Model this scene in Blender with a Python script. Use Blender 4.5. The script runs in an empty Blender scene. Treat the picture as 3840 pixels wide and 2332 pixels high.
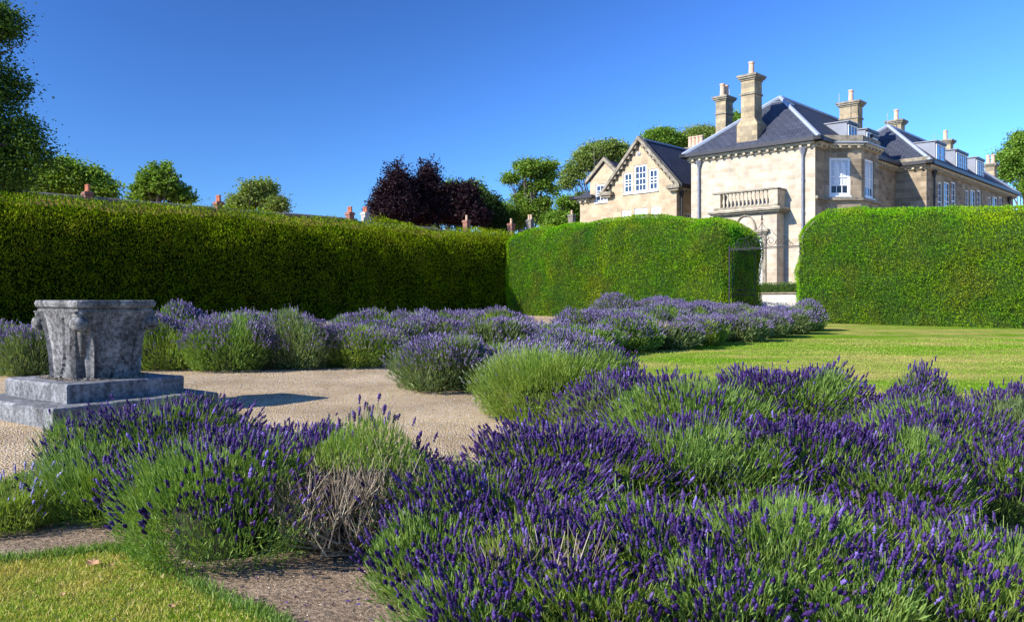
import bpy, math, random
import numpy as np
from mathutils import Vector, noise
from mathutils.geometry import tessellate_polygon
R = math.radians
rng = np.random.default_rng(7)
random.seed(7)
sc = bpy.context.scene
col = sc.collection

# ------------------------------------------------------------ camera, sky, sun
F_PX, CXP, HZP, EYE = 3100.0, 1920.0, 1125.0, 1.15      # photo is 3840 x 2332
cam = bpy.data.cameras.new('camera'); cam_o = bpy.data.objects.new('camera', cam); col.objects.link(cam_o)
cam.sensor_width = 36.0; cam.sensor_fit = 'HORIZONTAL'
cam.lens = 36.0 * F_PX / 3840.0
cam.shift_y = -(2332/2 - HZP) / 3840.0
cam.clip_end = 3000; cam.clip_start = 0.05
cam_o.location = (0, 0, EYE); cam_o.rotation_euler = (R(90), 0, 0)
sc.camera = cam_o

SUN_H = Vector((-0.866, -0.5, 0)).normalized()          # horizontal direction towards the sun
SUN_EL = R(31)
sun_dir = Vector((SUN_H.x*math.cos(SUN_EL), SUN_H.y*math.cos(SUN_EL), math.sin(SUN_EL)))
world = bpy.data.worlds.new('World'); sc.world = world; world.use_nodes = True
nt = world.node_tree; nt.nodes.clear()
wo = nt.nodes.new('ShaderNodeOutputWorld'); bg = nt.nodes.new('ShaderNodeBackground')
sky = nt.nodes.new('ShaderNodeTexSky'); sky.sky_type = 'NISHITA'; sky.sun_disc = False
sky.sun_elevation = SUN_EL
sky.sun_rotation = math.atan2(sun_dir.x, sun_dir.y)
sky.air_density = 1.0; sky.dust_density = 0.15; sky.ozone_density = 3.0; sky.altitude = 50
gm = nt.nodes.new('ShaderNodeGamma'); gm.inputs['Gamma'].default_value = 1.3      # deep clear summer blue
nt.links.new(sky.outputs[0], gm.inputs['Color'])
def wm(op, a, b=None):
    n = nt.nodes.new('ShaderNodeMath'); n.operation = op
    for i_, q in enumerate((a, b)):
        if q is None: continue
        if hasattr(q, 'node'): nt.links.new(q, n.inputs[i_])
        else: n.inputs[i_].default_value = q
    return n.outputs[0]
wc = nt.nodes.new('ShaderNodeTexCoord'); dp = nt.nodes.new('ShaderNodeVectorMath'); dp.operation = 'DOT_PRODUCT'
nt.links.new(wc.outputs['Generated'], dp.inputs[0]); dp.inputs[1].default_value = sun_dir
c2_ = wm('MULTIPLY', dp.outputs['Value'], dp.outputs['Value'])                    # sky is darkest at a right angle to the sun (polarised)
dop = wm('DIVIDE', wm('SUBTRACT', 1.0, c2_), wm('ADD', 1.0, c2_)); fpol = wm('SUBTRACT', 1.0, wm('MULTIPLY', dop, 0.55))
tn = nt.nodes.new('ShaderNodeMix'); tn.data_type = 'RGBA'; tn.blend_type = 'MULTIPLY'; tn.inputs[0].default_value = 1.0
tn.inputs[7].default_value = (0.58, 0.94, 1.50, 1)
t2 = nt.nodes.new('ShaderNodeMix'); t2.data_type = 'RGBA'; t2.blend_type = 'MULTIPLY'; t2.inputs[0].default_value = 1.0
nt.links.new(gm.outputs[0], tn.inputs[6]); nt.links.new(tn.outputs[2], t2.inputs[6]); nt.links.new(fpol, t2.inputs[7]); nt.links.new(t2.outputs[2], bg.inputs['Color'])
bg.inputs['Strength'].default_value = 0.10
nt.links.new(bg.outputs[0], wo.inputs['Surface'])
sl = bpy.data.lights.new('sun', 'SUN'); sl.energy = 5.0; sl.angle = R(0.5); sl.color = (1.0, 0.94, 0.85)
so = bpy.data.objects.new('sun', sl); col.objects.link(so)
so.rotation_euler = (-sun_dir).to_track_quat('-Z', 'Y').to_euler(); so.location = (-20, -12, 20)
sc.view_settings.view_transform = 'Standard'; sc.view_settings.look = 'None'
sc.view_settings.exposure = 0.62; sc.view_settings.gamma = 1.0
sc.cycles.max_bounces = 5; sc.cycles.diffuse_bounces = 1; sc.cycles.transparent_max_bounces = 4
sc.cycles.use_adaptive_sampling = True

# ------------------------------------------------------------ helpers
def gz(y): return 0.01 * max(0.0, y)
def at(px, D): return (px - CXP) / F_PX * D
def G(px, py):
    D = EYE * F_PX / (py - HZP + 0.01 * F_PX)
    return (at(px, D), D)
def zat(py, D): return EYE + (HZP - py) / F_PX * D

def tag(o, label=None, cat=None, group=None, kind=None):
    if label: o['label'] = label
    if cat: o['category'] = cat
    if group: o['group'] = group
    if kind: o['kind'] = kind
    return o
def empty(name, loc=(0, 0, 0), rz=0.0, parent=None):
    o = bpy.data.objects.new(name, None); col.objects.link(o)
    o.location = loc; o.rotation_euler = (0, 0, rz); o.empty_display_size = 0.2
    if parent: o.parent = parent
    return o
def link(name, me, parent=None):
    o = bpy.data.objects.new(name, me); col.objects.link(o)
    if parent: o.parent = parent
    return o
def npmesh(name, V, faces, mats, mi=None, smooth=False):
    """faces: list of (m,k) int arrays; mi: list of int or arrays"""
    me = bpy.data.meshes.new(name)
    V = np.asarray(V, dtype=np.float32)
    me.vertices.add(len(V)); me.vertices.foreach_set('co', V.ravel())
    lv, ls, lm, pos = [], [], [], 0
    for i, f in enumerate(faces):
        f = np.asarray(f, dtype=np.int32)
        if len(f) == 0: continue
        k = f.shape[1]; lv.append(f.ravel()); ls.append(pos + np.arange(len(f)) * k); pos += f.size
        m = 0 if mi is None else mi[i]
        lm.append(np.full(len(f), m, dtype=np.int32) if np.isscalar(m) else np.asarray(m, dtype=np.int32))
    lv = np.concatenate(lv); ls = np.concatenate(ls); lm = np.concatenate(lm)
    me.loops.add(len(lv)); me.loops.foreach_set('vertex_index', lv)
    me.polygons.add(len(ls)); me.polygons.foreach_set('loop_start', ls.astype(np.int32))
    me.polygons.foreach_set('material_index', lm)
    if smooth: me.polygons.foreach_set('use_smooth', np.ones(len(ls), dtype=bool))
    for m in (mats if isinstance(mats, (list, tuple)) else [mats]): me.materials.append(m)
    me.update(calc_edges=True)
    return me

class MB:
    def __init__(s): s.v = []; s.f = []; s.m = []
    def add(s, vs, fs, m=0):
        o = len(s.v); s.v += [tuple(v) for v in vs]
        for f in fs: s.f.append(tuple(o + i for i in f)); s.m.append(m)
        return s
    def box(s, x0, x1, y0, y1, z0, z1, m=0):
        v = [(x0,y0,z0),(x1,y0,z0),(x1,y1,z0),(x0,y1,z0),(x0,y0,z1),(x1,y0,z1),(x1,y1,z1),(x0,y1,z1)]
        return s.add(v, [(0,3,2,1),(4,5,6,7),(0,1,5,4),(1,2,6,5),(2,3,7,6),(3,0,4,7)], m)
    def prism(s, poly, z0, z1, m=0, cap=True):
        n = len(poly); v = [(x, y, z0) for x, y in poly] + [(x, y, z1) for x, y in poly]
        f = [(i, (i+1) % n, n+(i+1) % n, n+i) for i in range(n)]
        if cap: f += [tuple(range(n))[::-1], tuple(range(n, 2*n))]
        return s.add(v, f, m)
    def tube(s, pts, rad, n=6, m=0, cap=True):
        pts = [Vector(p) for p in pts]
        rad = rad if isinstance(rad, (list, tuple)) else [rad] * len(pts)
        rings = []; up = None
        for i, p in enumerate(pts):
            t = (pts[min(i+1, len(pts)-1)] - pts[max(i-1, 0)]).normalized()
            if up is None:
                up = t.orthogonal().normalized()
            up = (up - t * up.dot(t))
            up = up.normalized() if up.length > 1e-6 else t.orthogonal().normalized()
            w = t.cross(up)
            rings.append([p + (up*math.cos(2*math.pi*k/n) + w*math.sin(2*math.pi*k/n)) * rad[i] for k in range(n)])
        v = [q for r in rings for q in r]; f = []
        for i in range(len(pts)-1):
            for k in range(n): f.append((i*n+k, i*n+(k+1) % n, (i+1)*n+(k+1) % n, (i+1)*n+k))
        if cap: f += [tuple(range(n))[::-1], tuple(range((len(pts)-1)*n, len(pts)*n))]
        return s.add(v, f, m)
    def lathe(s, cx, cy, prof, n=12, m=0):
        v = []; f = []
        for r, z in prof:
            for k in range(n): v.append((cx + r*math.cos(2*math.pi*k/n), cy + r*math.sin(2*math.pi*k/n), z))
        for i in range(len(prof)-1):
            for k in range(n): f.append((i*n+k, i*n+(k+1) % n, (i+1)*n+(k+1) % n, (i+1)*n+k))
        f += [tuple(range(n))[::-1], tuple(range((len(prof)-1)*n, len(prof)*n))]
        return s.add(v, f, m)
    def wall(s, O, U, N, outer, holes=(), rev=0.14, m=0, mr=None):
        """polygon wall in the plane O + u*U + z*Z, N outward; holes get reveals going inwards"""
        O, U, N = Vector(O), Vector(U), Vector(N); Z = Vector((0, 0, 1))
        loops = [outer] + [[(a, c), (b, c), (b, d), (a, d)] for a, b, c, d in holes]
        P = lambda q: O + U*q[0] + Z*q[1]
        flat = [P(q) for l in loops for q in l]
        tri = tessellate_polygon([[Vector((q[0], q[1], 0)) for q in l] for l in loops])
        fs = []
        for t in tri:
            a, b, c = (flat[i] for i in t)
            fs.append(tuple(t) if (b-a).cross(c-a).dot(N) > 0 else tuple(t)[::-1])
        s.add(flat, fs, m)
        for h in loops[1:]:
            a = [P(q) for q in h]; b = [p - N*rev for p in a]
            s.add(a + b, [(i, (i+1) % 4, 4+(i+1) % 4, 4+i) for i in range(4)], m if mr is None else mr)
        return s
    def xf(s, fn, i0=0):
        s.v[i0:] = [tuple(fn(Vector(p))) for p in s.v[i0:]]; return s
    def build(s, name, mats, parent=None, smooth=False, label=None):
        me = bpy.data.meshes.new(name); me.from_pydata(s.v, [], s.f)
        for m in (mats if isinstance(mats, (list, tuple)) else [mats]): me.materials.append(m)
        me.polygons.foreach_set('material_index', s.m)
        if smooth: me.polygons.foreach_set('use_smooth', [True]*len(s.f))
        me.update()
        o = link(name, me, parent)
        if label: o['label'] = label
        return o

# ------------------------------------------------------------ materials
def mat(name):
    m = bpy.data.materials.new(name); m.use_nodes = True
    n = m.node_tree.nodes; n.clear(); return m, m.node_tree
def nd(t, kind, **kw):
    n = t.nodes.new(kind)
    for k, v in kw.items():
        if hasattr(n, k): setattr(n, k, v)
    return n
def ramp(t, stops, src=None):
    r = nd(t, 'ShaderNodeValToRGB'); e = r.color_ramp.elements
    while len(e) < len(stops): e.new(0.5)
    for i, (p, c) in enumerate(stops): e[i].position = p; e[i].color = (*c, 1)
    if src is not None: t.links.new(src, r.inputs[0])
    return r
def mix(t, a, b, fac, mode='MIX'):
    n = nd(t, 'ShaderNodeMix', data_type='RGBA', blend_type=mode)
    for sock, val in ((n.inputs[6], a), (n.inputs[7], b), (n.inputs[0], fac)):
        if hasattr(val, 'node'): t.links.new(val, sock)
        elif isinstance(val, tuple): sock.default_value = (*val, 1) if len(val) == 3 else val
        else: sock.default_value = val
    return n.outputs[2]
def noise_n(t, scale, detail=4, vec=None, rough=0.6):
    n = nd(t, 'ShaderNodeTexNoise'); n.inputs['Scale'].default_value = scale
    n.inputs['Detail'].default_value = detail; n.inputs['Roughness'].default_value = rough
    if vec is None:
        tc = nd(t, 'ShaderNodeTexCoord'); vec = tc.outputs['Object']
    t.links.new(vec, n.inputs['Vector']); return n
def finish(t, color, rough=0.8, bump=None, bs=0.3, bd=0.02, spec=0.3):
    o = nd(t, 'ShaderNodeOutputMaterial'); p = nd(t, 'ShaderNodeBsdfPrincipled')
    if hasattr(color, 'node'): t.links.new(color, p.inputs['Base Color'])
    else: p.inputs['Base Color'].default_value = (*color, 1)
    if hasattr(rough, 'node'): t.links.new(rough, p.inputs['Roughness'])
    else: p.inputs['Roughness'].default_value = rough
    p.inputs['Specular IOR Level'].default_value = spec
    if bump is not None:
        b = nd(t, 'ShaderNodeBump'); b.inputs['Strength'].default_value = bs; b.inputs['Distance'].default_value = bd
        t.links.new(bump, b.inputs['Height']); t.links.new(b.outputs[0], p.inputs['Normal'])
    t.links.new(p.outputs[0], o.inputs[0]); return p
def leaf_mat(name, stops, trans=0.3, patch=None, rough=0.5, tsc=1.0, spec=0.15):
    """leaf colour varies from face island to face island; patch=(scale, colour, amount) mottles the plant"""
    m, t = mat(name)
    g = nd(t, 'ShaderNodeNewGeometry')
    c = ramp(t, stops, g.outputs['Random Per Island']).outputs[0]
    if patch:
        for sc_, pc, amt in patch:
            n = noise_n(t, sc_, 3)
            f = ramp(t, [(0.46, (0, 0, 0)), (0.66, (amt, amt, amt))], n.outputs[0])
            c = mix(t, c, pc, f.outputs[0])
    d = nd(t, 'ShaderNodeBsdfPrincipled'); t.links.new(c, d.inputs['Base Color'])
    d.inputs['Roughness'].default_value = rough; d.inputs['Specular IOR Level'].default_value = spec
    tr = nd(t, 'ShaderNodeBsdfTranslucent')
    tcx = mix(t, c, (1.25*tsc, 1.3*tsc, 0.45*tsc), 1.0, 'MULTIPLY'); t.links.new(tcx, tr.inputs[0])
    ms = nd(t, 'ShaderNodeMixShader'); ms.inputs[0].default_value = trans
    t.links.new(d.outputs[0], ms.inputs[1]); t.links.new(tr.outputs[0], ms.inputs[2])
    o = nd(t, 'ShaderNodeOutputMaterial'); t.links.new(ms.outputs[0], o.inputs[0]); return m
def plain(name, c, rough=0.7, var=0.25, scale=6, bump=0.0, spec=0.3):
    m, t = mat(name); n = noise_n(t, scale, 5)
    lo = tuple(x*(1-var) for x in c); hi = tuple(min(1, x*(1+var)) for x in c)
    r = ramp(t, [(0.3, lo), (0.7, hi)], n.outputs[0])
    finish(t, r.outputs[0], rough, n.outputs[0] if bump else None, bump, 0.02, spec); return m

def wallvec(t, zs=1.0):
    """u along the wall, v = height, from object coordinates and object-space normal"""
    tc = nd(t, 'ShaderNodeTexCoord'); sp = nd(t, 'ShaderNodeSeparateXYZ'); sn = nd(t, 'ShaderNodeSeparateXYZ')
    t.links.new(tc.outputs['Object'], sp.inputs[0]); t.links.new(tc.outputs['Normal'], sn.inputs[0])
    def M(op, a, b):
        n = nd(t, 'ShaderNodeMath', operation=op)
        for i, q in enumerate((a, b)):
            if hasattr(q, 'node'): t.links.new(q, n.inputs[i])
            else: n.inputs[i].default_value = q
        return n.outputs[0]
    u = M('SUBTRACT', M('MULTIPLY', sp.outputs[1], sn.outputs[0]), M('MULTIPLY', sp.outputs[0], sn.outputs[1]))
    cb = nd(t, 'ShaderNodeCombineXYZ'); t.links.new(u, cb.inputs[0]); t.links.new(M('MULTIPLY', sp.outputs[2], zs), cb.inputs[1])
    return cb.outputs[0], tc.outputs['Object']
def masonry(name, c1, c2, mortar, bw, bh, msize=0.012, tint=None, zs=1.0, rough=0.85, var=0.5, bump=0.4, noise_amt=0.35, offset=0.5):
    m, t = mat(name); vec, obj = wallvec(t, zs)
    b = nd(t, 'ShaderNodeTexBrick'); t.links.new(vec, b.inputs['Vector'])
    b.inputs['Color1'].default_value = (*c1, 1); b.inputs['Color2'].default_value = (*c2, 1); b.inputs['Mortar'].default_value = (*mortar, 1)
    b.inputs['Scale'].default_value = 1; b.inputs['Mortar Size'].default_value = msize
    b.inputs['Brick Width'].default_value = bw; b.inputs['Row Height'].default_value = bh; b.offset = offset
    b2 = nd(t, 'ShaderNodeTexBrick'); t.links.new(vec, b2.inputs['Vector'])      # same joints, other random tones
    b2.inputs['Color1'].default_value = (1, 1, 1, 1); b2.inputs['Color2'].default_value = (*(tint or (0.6, 0.6, 0.65)), 1)
    b2.inputs['Mortar'].default_value = (1, 1, 1, 1); b2.inputs['Scale'].default_value = 1; b2.inputs['Mortar Size'].default_value = msize
    b2.inputs['Brick Width'].default_value = bw*2; b2.inputs['Row Height'].default_value = bh; b2.offset = offset; b2.inputs['Bias'].default_value = -0.3
    c = mix(t, b.outputs[0], b2.outputs[0], var, 'MULTIPLY')
    n = noise_n(t, 1.3, 6, obj); lo = 1 - noise_amt
    c = mix(t, c, ramp(t, [(0.3, (lo, lo, lo)), (0.65, (1.05, 1.05, 1.05))], n.outputs[0]).outputs[0], 1.0, 'MULTIPLY')
    inv = nd(t, 'ShaderNodeMath', operation='SUBTRACT'); inv.inputs[0].default_value = 1; t.links.new(b.outputs['Fac'], inv.inputs[1])
    n2 = noise_n(t, 14, 4, obj); ad = nd(t, 'ShaderNodeMath', operation='MULTIPLY_ADD')
    t.links.new(n2.outputs[0], ad.inputs[0]); ad.inputs[1].default_value = 0.6; t.links.new(inv.outputs[0], ad.inputs[2])
    finish(t, c, rough, ad.outputs[0], bump, 0.015, 0.12); return m

M = {}
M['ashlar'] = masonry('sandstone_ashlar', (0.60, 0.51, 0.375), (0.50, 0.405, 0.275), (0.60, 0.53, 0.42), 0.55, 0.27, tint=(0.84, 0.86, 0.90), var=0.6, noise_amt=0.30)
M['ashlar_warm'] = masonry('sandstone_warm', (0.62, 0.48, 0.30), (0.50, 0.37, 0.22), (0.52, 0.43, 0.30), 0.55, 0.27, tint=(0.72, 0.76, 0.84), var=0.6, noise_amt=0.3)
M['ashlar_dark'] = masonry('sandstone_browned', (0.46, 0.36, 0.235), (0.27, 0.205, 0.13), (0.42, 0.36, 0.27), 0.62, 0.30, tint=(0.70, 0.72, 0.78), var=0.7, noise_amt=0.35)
M['chimney_stone'] = masonry('chimney_sandstone', (0.58, 0.44, 0.25), (0.36, 0.29, 0.18), (0.34, 0.29, 0.21), 0.5, 0.28, tint=(0.7, 0.74, 0.8), var=0.7, noise_amt=0.45)
M['slate'] = masonry('slate_tiles', (0.075, 0.083, 0.108), (0.060, 0.067, 0.090), (0.030, 0.034, 0.048), 0.30, 0.17, 0.014, tint=(.8, .8, .85), zs=1.0, rough=0.65, var=0.4, bump=0.4, noise_amt=0.25)
M['weathered'] = plain('weathered_cornice_stone', (0.26, 0.225, 0.16), 0.9, 0.5, 3.5, 0.3)
M['trimstone'] = plain('pale_trim_stone', (0.50, 0.42, 0.29), 0.9, 0.25, 4, 0.2)
M['lead'] = plain('lead_sheet', (0.19, 0.21, 0.25), 0.45, 0.15, 2.0, 0.1, 0.5)
M['lead_pale'] = plain('lead_flashing', (0.34, 0.38, 0.45), 0.45, 0.12, 3.0, 0.1, 0.5)
M['pipe'] = plain('lead_pipe', (0.22, 0.23, 0.26), 0.5, 0.2, 5, 0.1, 0.5)
M['gutter'] = plain('dark_gutter', (0.035, 0.035, 0.04), 0.5, 0.2, 5)
M['white'] = plain('white_paint', (0.80, 0.80, 0.78), 0.45, 0.04, 8)
M['blind'] = plain('cream_blind', (0.52, 0.57, 0.62), 0.8, 0.08, 3)
M['pot'] = plain('clay_pot', (0.62, 0.42, 0.28), 0.8, 0.15, 6)
M['redpot'] = plain('terracotta_pot', (0.50, 0.17, 0.09), 0.8, 0.2, 6)
M['iron'] = plain('wrought_iron', (0.03, 0.03, 0.034), 0.6, 0.2, 8, 0, 0.2)
M['brick'] = masonry('red_brick', (0.40, 0.15, 0.09), (0.28, 0.10, 0.06), (0.32, 0.27, 0.22), 0.23, 0.08, 0.01, tint=(0.7, 0.7, 0.7))
M['render'] = masonry('whitewashed_brick', (0.62, 0.60, 0.56), (0.45, 0.43, 0.40), (0.40, 0.38, 0.34), 0.23, 0.08, 0.01)
M['greystone'] = plain('grey_chimney_stone', (0.20, 0.18, 0.15), 0.9, 0.4, 5, 0.3)
M['wallwhite'] = masonry('pale_limestone_wall', (0.74, 0.70, 0.62), (0.62, 0.58, 0.50), (0.5, 0.47, 0.4), 0.5, 0.2, 0.01, var=0.3)
m, t = mat('window_glass')
p = finish(t, (0.02, 0.025, 0.035), 0.04, spec=0.9); M['glass'] = m
# pantiles
m, t = mat('red_pantiles'); vec, obj = wallvec(t)
w = nd(t, 'ShaderNodeTexWave'); w.inputs['Scale'].default_value = 1.6; t.links.new(vec, w.inputs['Vector'])
finish(t, ramp(t, [(0.2, (0.14, 0.05, 0.03)), (0.7, (0.46, 0.18, 0.09))], w.outputs[0]).outputs[0], 0.8, w.outputs[0], 0.8, 0.05); M['pantile'] = m
# old mottled limestone of the wellhead
def oldstone(name, lo, midc, hi, warm=0.25):
    m, t = mat(name)
    a = noise_n(t, 7, 8, rough=0.72); b = noise_n(t, 26, 6, rough=0.75); tc = nd(t, 'ShaderNodeTexCoord')
    c = ramp(t, [(0.34, lo), (0.50, midc), (0.68, hi)], a.outputs[0]).outputs[0]
    c = mix(t, c, ramp(t, [(0.42, lo), (0.60, hi)], b.outputs[0]).outputs[0], 0.5)
    v = nd(t, 'ShaderNodeTexVoronoi'); v.inputs['Scale'].default_value = 30; t.links.new(tc.outputs['Object'], v.inputs['Vector'])
    c = mix(t, c, (0.035, 0.035, 0.035), ramp(t, [(0.10, (0.8,)*3), (0.22, (0,)*3)], v.outputs[0]).outputs[0])
    w_ = noise_n(t, 3.0, 4); c = mix(t, c, (0.30, 0.17, 0.08), ramp(t, [(0.66, (0,)*3), (0.74, (warm,)*3)], w_.outputs[0]).outputs[0])
    st = nd(t, 'ShaderNodeMapping'); st.inputs['Scale'].default_value = (9, 9, 1.2); t.links.new(tc.outputs['Object'], st.inputs[0])
    s_ = noise_n(t, 1.0, 5, st.outputs[0]); c = mix(t, c, ramp(t, [(0.4, (0.45,)*3), (0.62, (1.1,)*3)], s_.outputs[0]).outputs[0], 0.7, 'MULTIPLY')
    finish(t, c, 0.9, b.outputs[0], 0.5, 0.02); return m
M['oldstone'] = oldstone('lichened_limestone', (0.035, 0.034, 0.032), (0.145, 0.14, 0.13), (0.44, 0.42, 0.38))
M['stepstone'] = oldstone('step_limestone', (0.08, 0.08, 0.078), (0.21, 0.21, 0.205), (0.40, 0.395, 0.38), 0.1)
# gravel
m, t = mat('gravel_ground')
tc = nd(t, 'ShaderNodeTexCoord')
v = nd(t, 'ShaderNodeTexVoronoi'); v.inputs['Scale'].default_value = 70; t.links.new(tc.outputs['Object'], v.inputs['Vector'])
sv = nd(t, 'ShaderNodeSeparateColor'); t.links.new(v.outputs['Color'], sv.inputs[0])
c = ramp(t, [(0.0, (0.40, 0.29, 0.16)), (0.45, (0.70, 0.52, 0.28)), (0.78, (0.80, 0.62, 0.36)), (0.93, (0.66, 0.60, 0.50)), (1.0, (0.8, 0.76, 0.68))], sv.outputs[0]).outputs[0]
v2 = nd(t, 'ShaderNodeTexVoronoi'); v2.inputs['Scale'].default_value = 26; t.links.new(tc.outputs['Object'], v2.inputs['Vector'])
sv2 = nd(t, 'ShaderNodeSeparateColor'); t.links.new(v2.outputs['Color'], sv2.inputs[0])
c = mix(t, c, ramp(t, [(0.0, (0.40, 0.30, 0.19)), (0.8, (0.60, 0.48, 0.32)), (1.0, (0.62, 0.56, 0.45))], sv2.outputs[1]).outputs[0], 0.35)
n = noise_n(t, 0.9, 6); c = mix(t, c, ramp(t, [(0.35, (0.72, 0.68, 0.62)), (0.65, (1.08, 1.05, 1.0))], n.outputs[0]).outputs[0], 1.0, 'MULTIPLY')
finish(t, c, 1.0, v.outputs['Distance'], 1.0, 0.018, 0.0); M['gravel'] = m
# bare soil
m, t = mat('bare_soil'); a = noise_n(t, 5, 8, rough=0.7); b = noise_n(t, 45, 5, rough=0.7)
c = ramp(t, [(0.3, (0.32, 0.23, 0.15)), (0.7, (0.54, 0.41, 0.28))], a.outputs[0]).outputs[0]
c = mix(t, c, ramp(t, [(0.4, (0.55,)*3), (0.6, (1.1,)*3), (0.78, (1.6, 1.5, 1.35))], b.outputs[0]).outputs[0], 1.0, 'MULTIPLY')
ad = nd(t, 'ShaderNodeMath', operation='ADD'); t.links.new(a.outputs[0], ad.inputs[0]); t.links.new(b.outputs[0], ad.inputs[1])
finish(t, c, 1.0, ad.outputs[0], 1.0, 0.03, 0.0); M['soil'] = m
# lawn
def lawnmat(name, green, dry, dark):
    m, t = mat(name); a = noise_n(t, 0.55, 4, rough=0.55); b = noise_n(t, 3.2, 4); f = noise_n(t, 60, 4)
    st = nd(t, 'ShaderNodeMapping'); tc = nd(t, 'ShaderNodeTexCoord'); st.inputs['Scale'].default_value = (0.10, 0.42, 1); st.inputs['Rotation'].default_value = (0, 0, R(8))
    t.links.new(tc.outputs['Object'], st.inputs[0]); s_ = noise_n(t, 2.0, 5, st.outputs[0])
    fac = mix(t, a.outputs[0], s_.outputs[0], 0.6)
    c = ramp(t, [(0.43, green), (0.51, tuple((p+q)/2 for p, q in zip(green, dry))), (0.58, dry)], fac).outputs[0]
    c = mix(t, c, ramp(t, [(0.35, (0.75, 0.8, 0.7)), (0.65, (1.12, 1.08, 1.0))], b.outputs[0]).outputs[0], 1.0, 'MULTIPLY')
    c = mix(t, c, ramp(t, [(0.40, (0.6,)*3), (0.6, (1.2,)*3)], f.outputs[0]).outputs[0], 0.8, 'MULTIPLY')
    finish(t, c, 1.0, f.outputs[0], 0.8, 0.02, 0.0); return m
M['lawn'] = lawnmat('lawn_turf', (0.17, 0.32, 0.02), (0.50, 0.42, 0.13), (0.1, 0.1, 0.05))
M['lawn_near'] = lawnmat('near_turf', (0.22, 0.32, 0.03), (0.55, 0.42, 0.14), (0.1, 0.1, 0.05))

M['yew'] = leaf_mat('hedge_leaves', [(0.0, (0.13, 0.33, 0.006)), (0.5, (0.17, 0.41, 0.008)), (0.98, (0.22, 0.48, 0.012)), (1.0, (0.30, 0.22, 0.06))], 0.14,
                    patch=[(0.30, (0.36, 0.46, 0.010), 0.75), (0.5, (0.06, 0.25, 0.016), 0.75), (1.1, (0.30, 0.24, 0.03), 0.45)], spec=0.04)
M['yew_shade_core'] = plain('left_hedge_shade_core', (0.008, 0.014, 0.003), 0.95, 0.6, 5, 0, 0.0)  # near-black body, deepens the shade of the left hedge through colour
M['yew_shade'] = leaf_mat('left_hedge_shaded_leaves', [(0.0, (0.045, 0.095, 0.002)), (0.5, (0.125, 0.23, 0.003)), (1.0, (0.32, 0.42, 0.006))], 0.03,
                    patch=[(0.45, (0.24, 0.30, 0.008), 0.7), (1.6, (0.20, 0.16, 0.02), 0.4)], spec=0.02)  # same yew, tones darkened so the left hedge's shade sits in the colour
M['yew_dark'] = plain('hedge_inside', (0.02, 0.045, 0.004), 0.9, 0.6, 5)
M['box'] = leaf_mat('box_leaves', [(0, (0.06, 0.13, 0.015)), (1, (0.14, 0.26, 0.03))], 0.2)
M['bark'] = plain('tree_bark', (0.16, 0.13, 0.10), 0.9, 0.4, 6, 0.4)
def crownmat(n, a, b, c, patch=None, tr=0.3): return leaf_mat(n, [(0, a), (0.5, b), (1, c)], tr, patch)
M['lime'] = crownmat('lime_tree_leaves', (0.025, 0.060, 0.010), (0.055, 0.115, 0.015), (0.12, 0.19, 0.02))
M['bright'] = crownmat('light_green_leaves', (0.09, 0.17, 0.02), (0.18, 0.30, 0.03), (0.29, 0.40, 0.06))
M['mid'] = crownmat('mid_green_leaves', (0.08, 0.17, 0.015), (0.17, 0.31, 0.03), (0.28, 0.42, 0.07))
M['olive'] = crownmat('olive_green_leaves', (0.11, 0.17, 0.03), (0.23, 0.31, 0.06), (0.36, 0.43, 0.13))
M['darkg'] = crownmat('dark_green_leaves', (0.02, 0.045, 0.012), (0.04, 0.08, 0.02), (0.08, 0.13, 0.03))
M['copper'] = leaf_mat('copper_beech_leaves', [(0, (0.014, 0.008, 0.011)), (0.6, (0.030, 0.014, 0.019)), (1, (0.065, 0.032, 0.034))], 0.15, tsc=0.6)

# lavender
M['lf_green'] = leaf_mat('lavender_leaves', [(0, (0.08, 0.16, 0.03)), (0.5, (0.17, 0.29, 0.05)), (1, (0.32, 0.44, 0.12))], 0.3, patch=[(6, (0.24, 0.30, 0.05), 0.5)])
M['lf_grey'] = leaf_mat('lavender_grey_leaves', [(0, (0.09, 0.14, 0.05)), (0.5, (0.17, 0.24, 0.09)), (1, (0.27, 0.33, 0.14))], 0.3, patch=[(6, (0.28, 0.30, 0.08), 0.4)])
M['lf_lime'] = leaf_mat('lavender_lime_leaves', [(0, (0.11, 0.19, 0.03)), (0.5, (0.21, 0.32, 0.05)), (1, (0.33, 0.42, 0.09))], 0.35, patch=[(5, (0.36, 0.36, 0.08), 0.4)])
M['fl_deep'] = leaf_mat('lavender_deep_violet', [(0, (0.034, 0.013, 0.075)), (0.6, (0.070, 0.032, 0.155)), (0.88, (0.11, 0.06, 0.24)), (0.93, (0.13, 0.09, 0.11)), (1, (0.26, 0.17, 0.58))], 0.12, tsc=0.8)
M['fl_mid'] = leaf_mat('lavender_violet', [(0, (0.11, 0.075, 0.18)), (0.5, (0.21, 0.155, 0.32)), (1, (0.38, 0.31, 0.50))], 0.15, tsc=0.8)
M['fl_pale'] = leaf_mat('lavender_pale_blue', [(0, (0.20, 0.16, 0.42)), (1, (0.45, 0.40, 0.75))], 0.15, tsc=0.8)
M['fl_bud'] = leaf_mat('lavender_green_buds', [(0, (0.22, 0.28, 0.12)), (0.7, (0.30, 0.33, 0.18)), (1, (0.26, 0.20, 0.38))], 0.2)
M['twig'] = leaf_mat('dry_twigs', [(0, (0.11, 0.08, 0.055)), (0.6, (0.28, 0.22, 0.15)), (1, (0.58, 0.49, 0.36))], 0.0)
M['deadleaf'] = plain('dead_leaf', (0.50, 0.28, 0.14), 0.7, 0.3, 30)
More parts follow.
